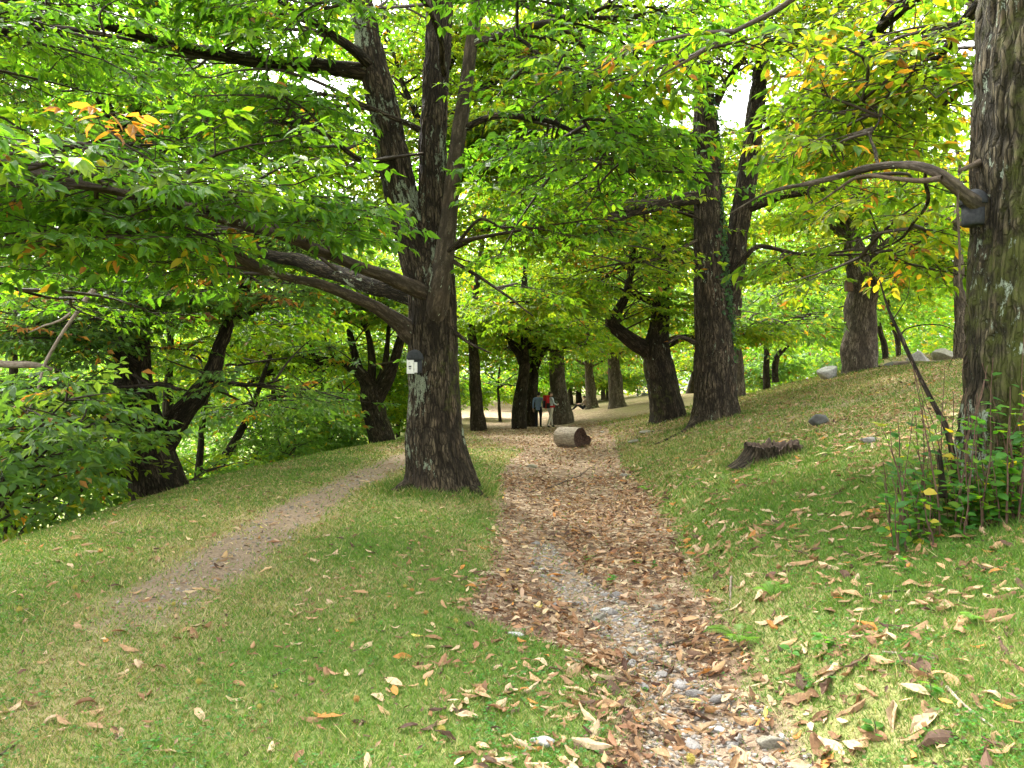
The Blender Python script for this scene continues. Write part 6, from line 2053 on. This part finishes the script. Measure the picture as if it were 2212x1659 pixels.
# ivy climbing the fork of the tree on the right of the gully
ir = np.random.default_rng(71)
C2 = catmull(np.hstack([t2[0], t2[1][:, None]]), 120)[0]
n = 900
k = ir.integers(18, 104, n)
side = 1.05 + .25 * ir.normal(size=n) + .25 * np.sin(k * .11)
a = side - math.pi / 2
rad = C2[k, 3] * 1.03 + .03
pos = C2[k, :3] + np.stack([np.cos(a) * rad, np.sin(a) * rad, ir.normal(size=n) * .06], 1)
out = np.stack([np.cos(a), np.sin(a), ir.normal(size=n) * .3 + .25], 1)
X_ = unit(np.stack([ir.normal(size=n), ir.normal(size=n) * .3, -np.abs(ir.normal(size=n))], 1))
lv = (pos, X_, unit(out), ir.uniform(.06, .11, n), np.array([[.035, .085, .03]]) * ir.uniform(.7, 1.7, (n, 1)))
sh = LEAF_LO * np.array([1, 1.8, 1])
Vv = leaf_verts(lv[0], lv[1], lv[2], lv[3], sh) - np.array(T2.location); off = (np.arange(n) * 4)[:, None, None]
link('ivy', new_mesh('ivy', Vv.reshape(-1, 3), [(LEAF_LO_T[None] + off).reshape(-1, 3)], [LEAF], color=np.repeat(lv[4], 4, 0)), T2, kind='stuff')

# tufts and trodden roots round the foot of the near chestnut
for i, rows in enumerate(([(1020, 1060, 34, 10.95), (1048, 1085, 24, 10.7), (1066, 1100, 12, 10.5)], [(880, 1050, 30, 11.0), (856, 1062, 20, 10.9), (836, 1066, 8, 10.85)], [(985, 1062, 30, 10.85), (1000, 1090, 18, 10.6), (1012, 1108, 8, 10.4)])):
    P, R = px_path(rows)
    P[:, 2] = np.minimum(P[:, 2], hgt(P[:, 0], P[:, 1]) + np.array([.16, .05, -.01]))
    link('root', join([tube(P, R, 14, .05, .006, 60 + i, 0, .2, .3)], 'root', [BARK], base=T1.location), T1)

# ------------------------------------------------------------------ a label of its own for each near leaf and small stone
MARKS = [(1172, 1612, 'the white speckled stone'), (1490, 1630, 'the angular bottom stone'), (1665, 1612, 'the olive stone in the mud'), (1360, 1420, 'the rounded brownish stone'),
         (1480, 1495, 'the low grey stones'), (1270, 1215, 'the lone dark seedling'), (1395, 1227, 'the pair of seedlings'), (1325, 1262, 'the grassy sprout'), (1195, 1310, 'the little left stone'), (1310, 1320, 'the whitish stone'), (1420, 1315, 'the tan stone'), (1390, 1490, 'the half buried stone'), (1430, 1460, 'the brown twig stone'), (1580, 1520, 'the leaf drift stone'), (1115, 1375, 'the long pale stone'), (1335, 1290, 'the blue grey stone'), (953, 1588, 'the bright yellow burr'), (1912, 1302, 'the burr on the twig'),
         (980, 1348, 'the burr at the leaf heap'), (162, 1275, 'the far left burr'), (360, 1316, 'the burrs of the left path'), (42, 1325, 'the left edge burr'), (430, 1480, 'the old burr of the turf'),
         (560, 1535, 'the old burr in the near turf'), (770, 1520, 'the burr under pale leaves'), (1970, 1288, 'the long curved twig'), (1960, 1420, 'the pale straight twig'), (2100, 1545, 'the thin bent twig'),
         (1578, 1290, 'the forked twig'), (1600, 1395, 'the bright fern'), (1668, 1290, 'the pale small fern'), (15, 1630, 'the dark corner stick'), (610, 1458, 'the short turf twig'), (1440, 1445, 'the stout stick'),
         (1780, 1405, 'the dark bank seedling'), (2010, 1510, 'the broad-leaved weed'), (1890, 1600, 'the weedy clump'), (1450, 1600, 'the dark low twig'), (1250, 1430, 'the short brown stick'),
         (2060, 1130, 'the leafy shoots'), (250, 1620, 'the bottom edge of the left turf'), (700, 1640, 'the bottom edge middle'), (2180, 1400, 'the right edge of the bank'), (300, 1430, 'the lower end of the left path')]
MP = [(ground_at(px, py), n) for px, py, n in MARKS]
curl_w = []
for k in range(10):
    vv = LSH[k][0]
    fl = np.ptp(vv[:, 2])
    curl_w.append('flat' if fl < .16 else ('curled' if fl < .26 else 'rolled'))


def place_words(x, y):
    d = [np.hypot(x - g[0], y - g[1]) for g, _ in MP]
    k = int(np.argmin(d)); g, n = MP[k]
    dx, dy = x - g[0], y - g[1]
    w = 'right of' if dx > abs(dy) else ('left of' if -dx > abs(dy) else ('behind' if dy > 0 else 'in front of'))
    near = 'just' if d[k] < .22 else ('close' if d[k] < .45 else 'well')
    return near + ' ' + w + ' ' + n


for o, i in own_list:
    sz_w = 'small' if size[i] < .10 else ('large' if size[i] > .15 else 'middling')
    tag(o, '%s %s %s leaf %s' % (sz_w, curl_w[shp[i]], col_words[cid[i]], place_words(LX[i], LY[i])), 'leaf', 'fallen chestnut leaves near the camera')
for o, w in small_stones:
    m_ = o.data.materials[0].name
    cw = 'pale' if 'pale' in m_ else ('mossy' if 'mossy' in m_ else 'grey')
    tag(o, '%s %s stone %s' % ('tiny' if w < .055 else ('small' if w < .085 else 'fist-sized'), cw, place_words(o.location.x, o.location.y)), 'stone', 'small stones along the gully bed')


def tell_apart(objs):
    """those that still read alike are told apart by their distance from the viewer"""
    by = {}
    for o in objs: by.setdefault(o['label'], []).append(o)
    for lab, oo in by.items():
        w = {2: ('nearer of two', 'farther of two'), 3: ('nearest of three', 'middle of three', 'farthest of three'),
             4: ('nearest of four', 'second nearest of four', 'third nearest of four', 'farthest of four')}.get(len(oo))
        if w:
            for o, q in zip(sorted(oo, key=lambda o: o.matrix_basis.translation.y), w): o['label'] = lab + ', ' + q


tell_apart([o for o, _ in own_list]); tell_apart([o for o, _ in small_stones])
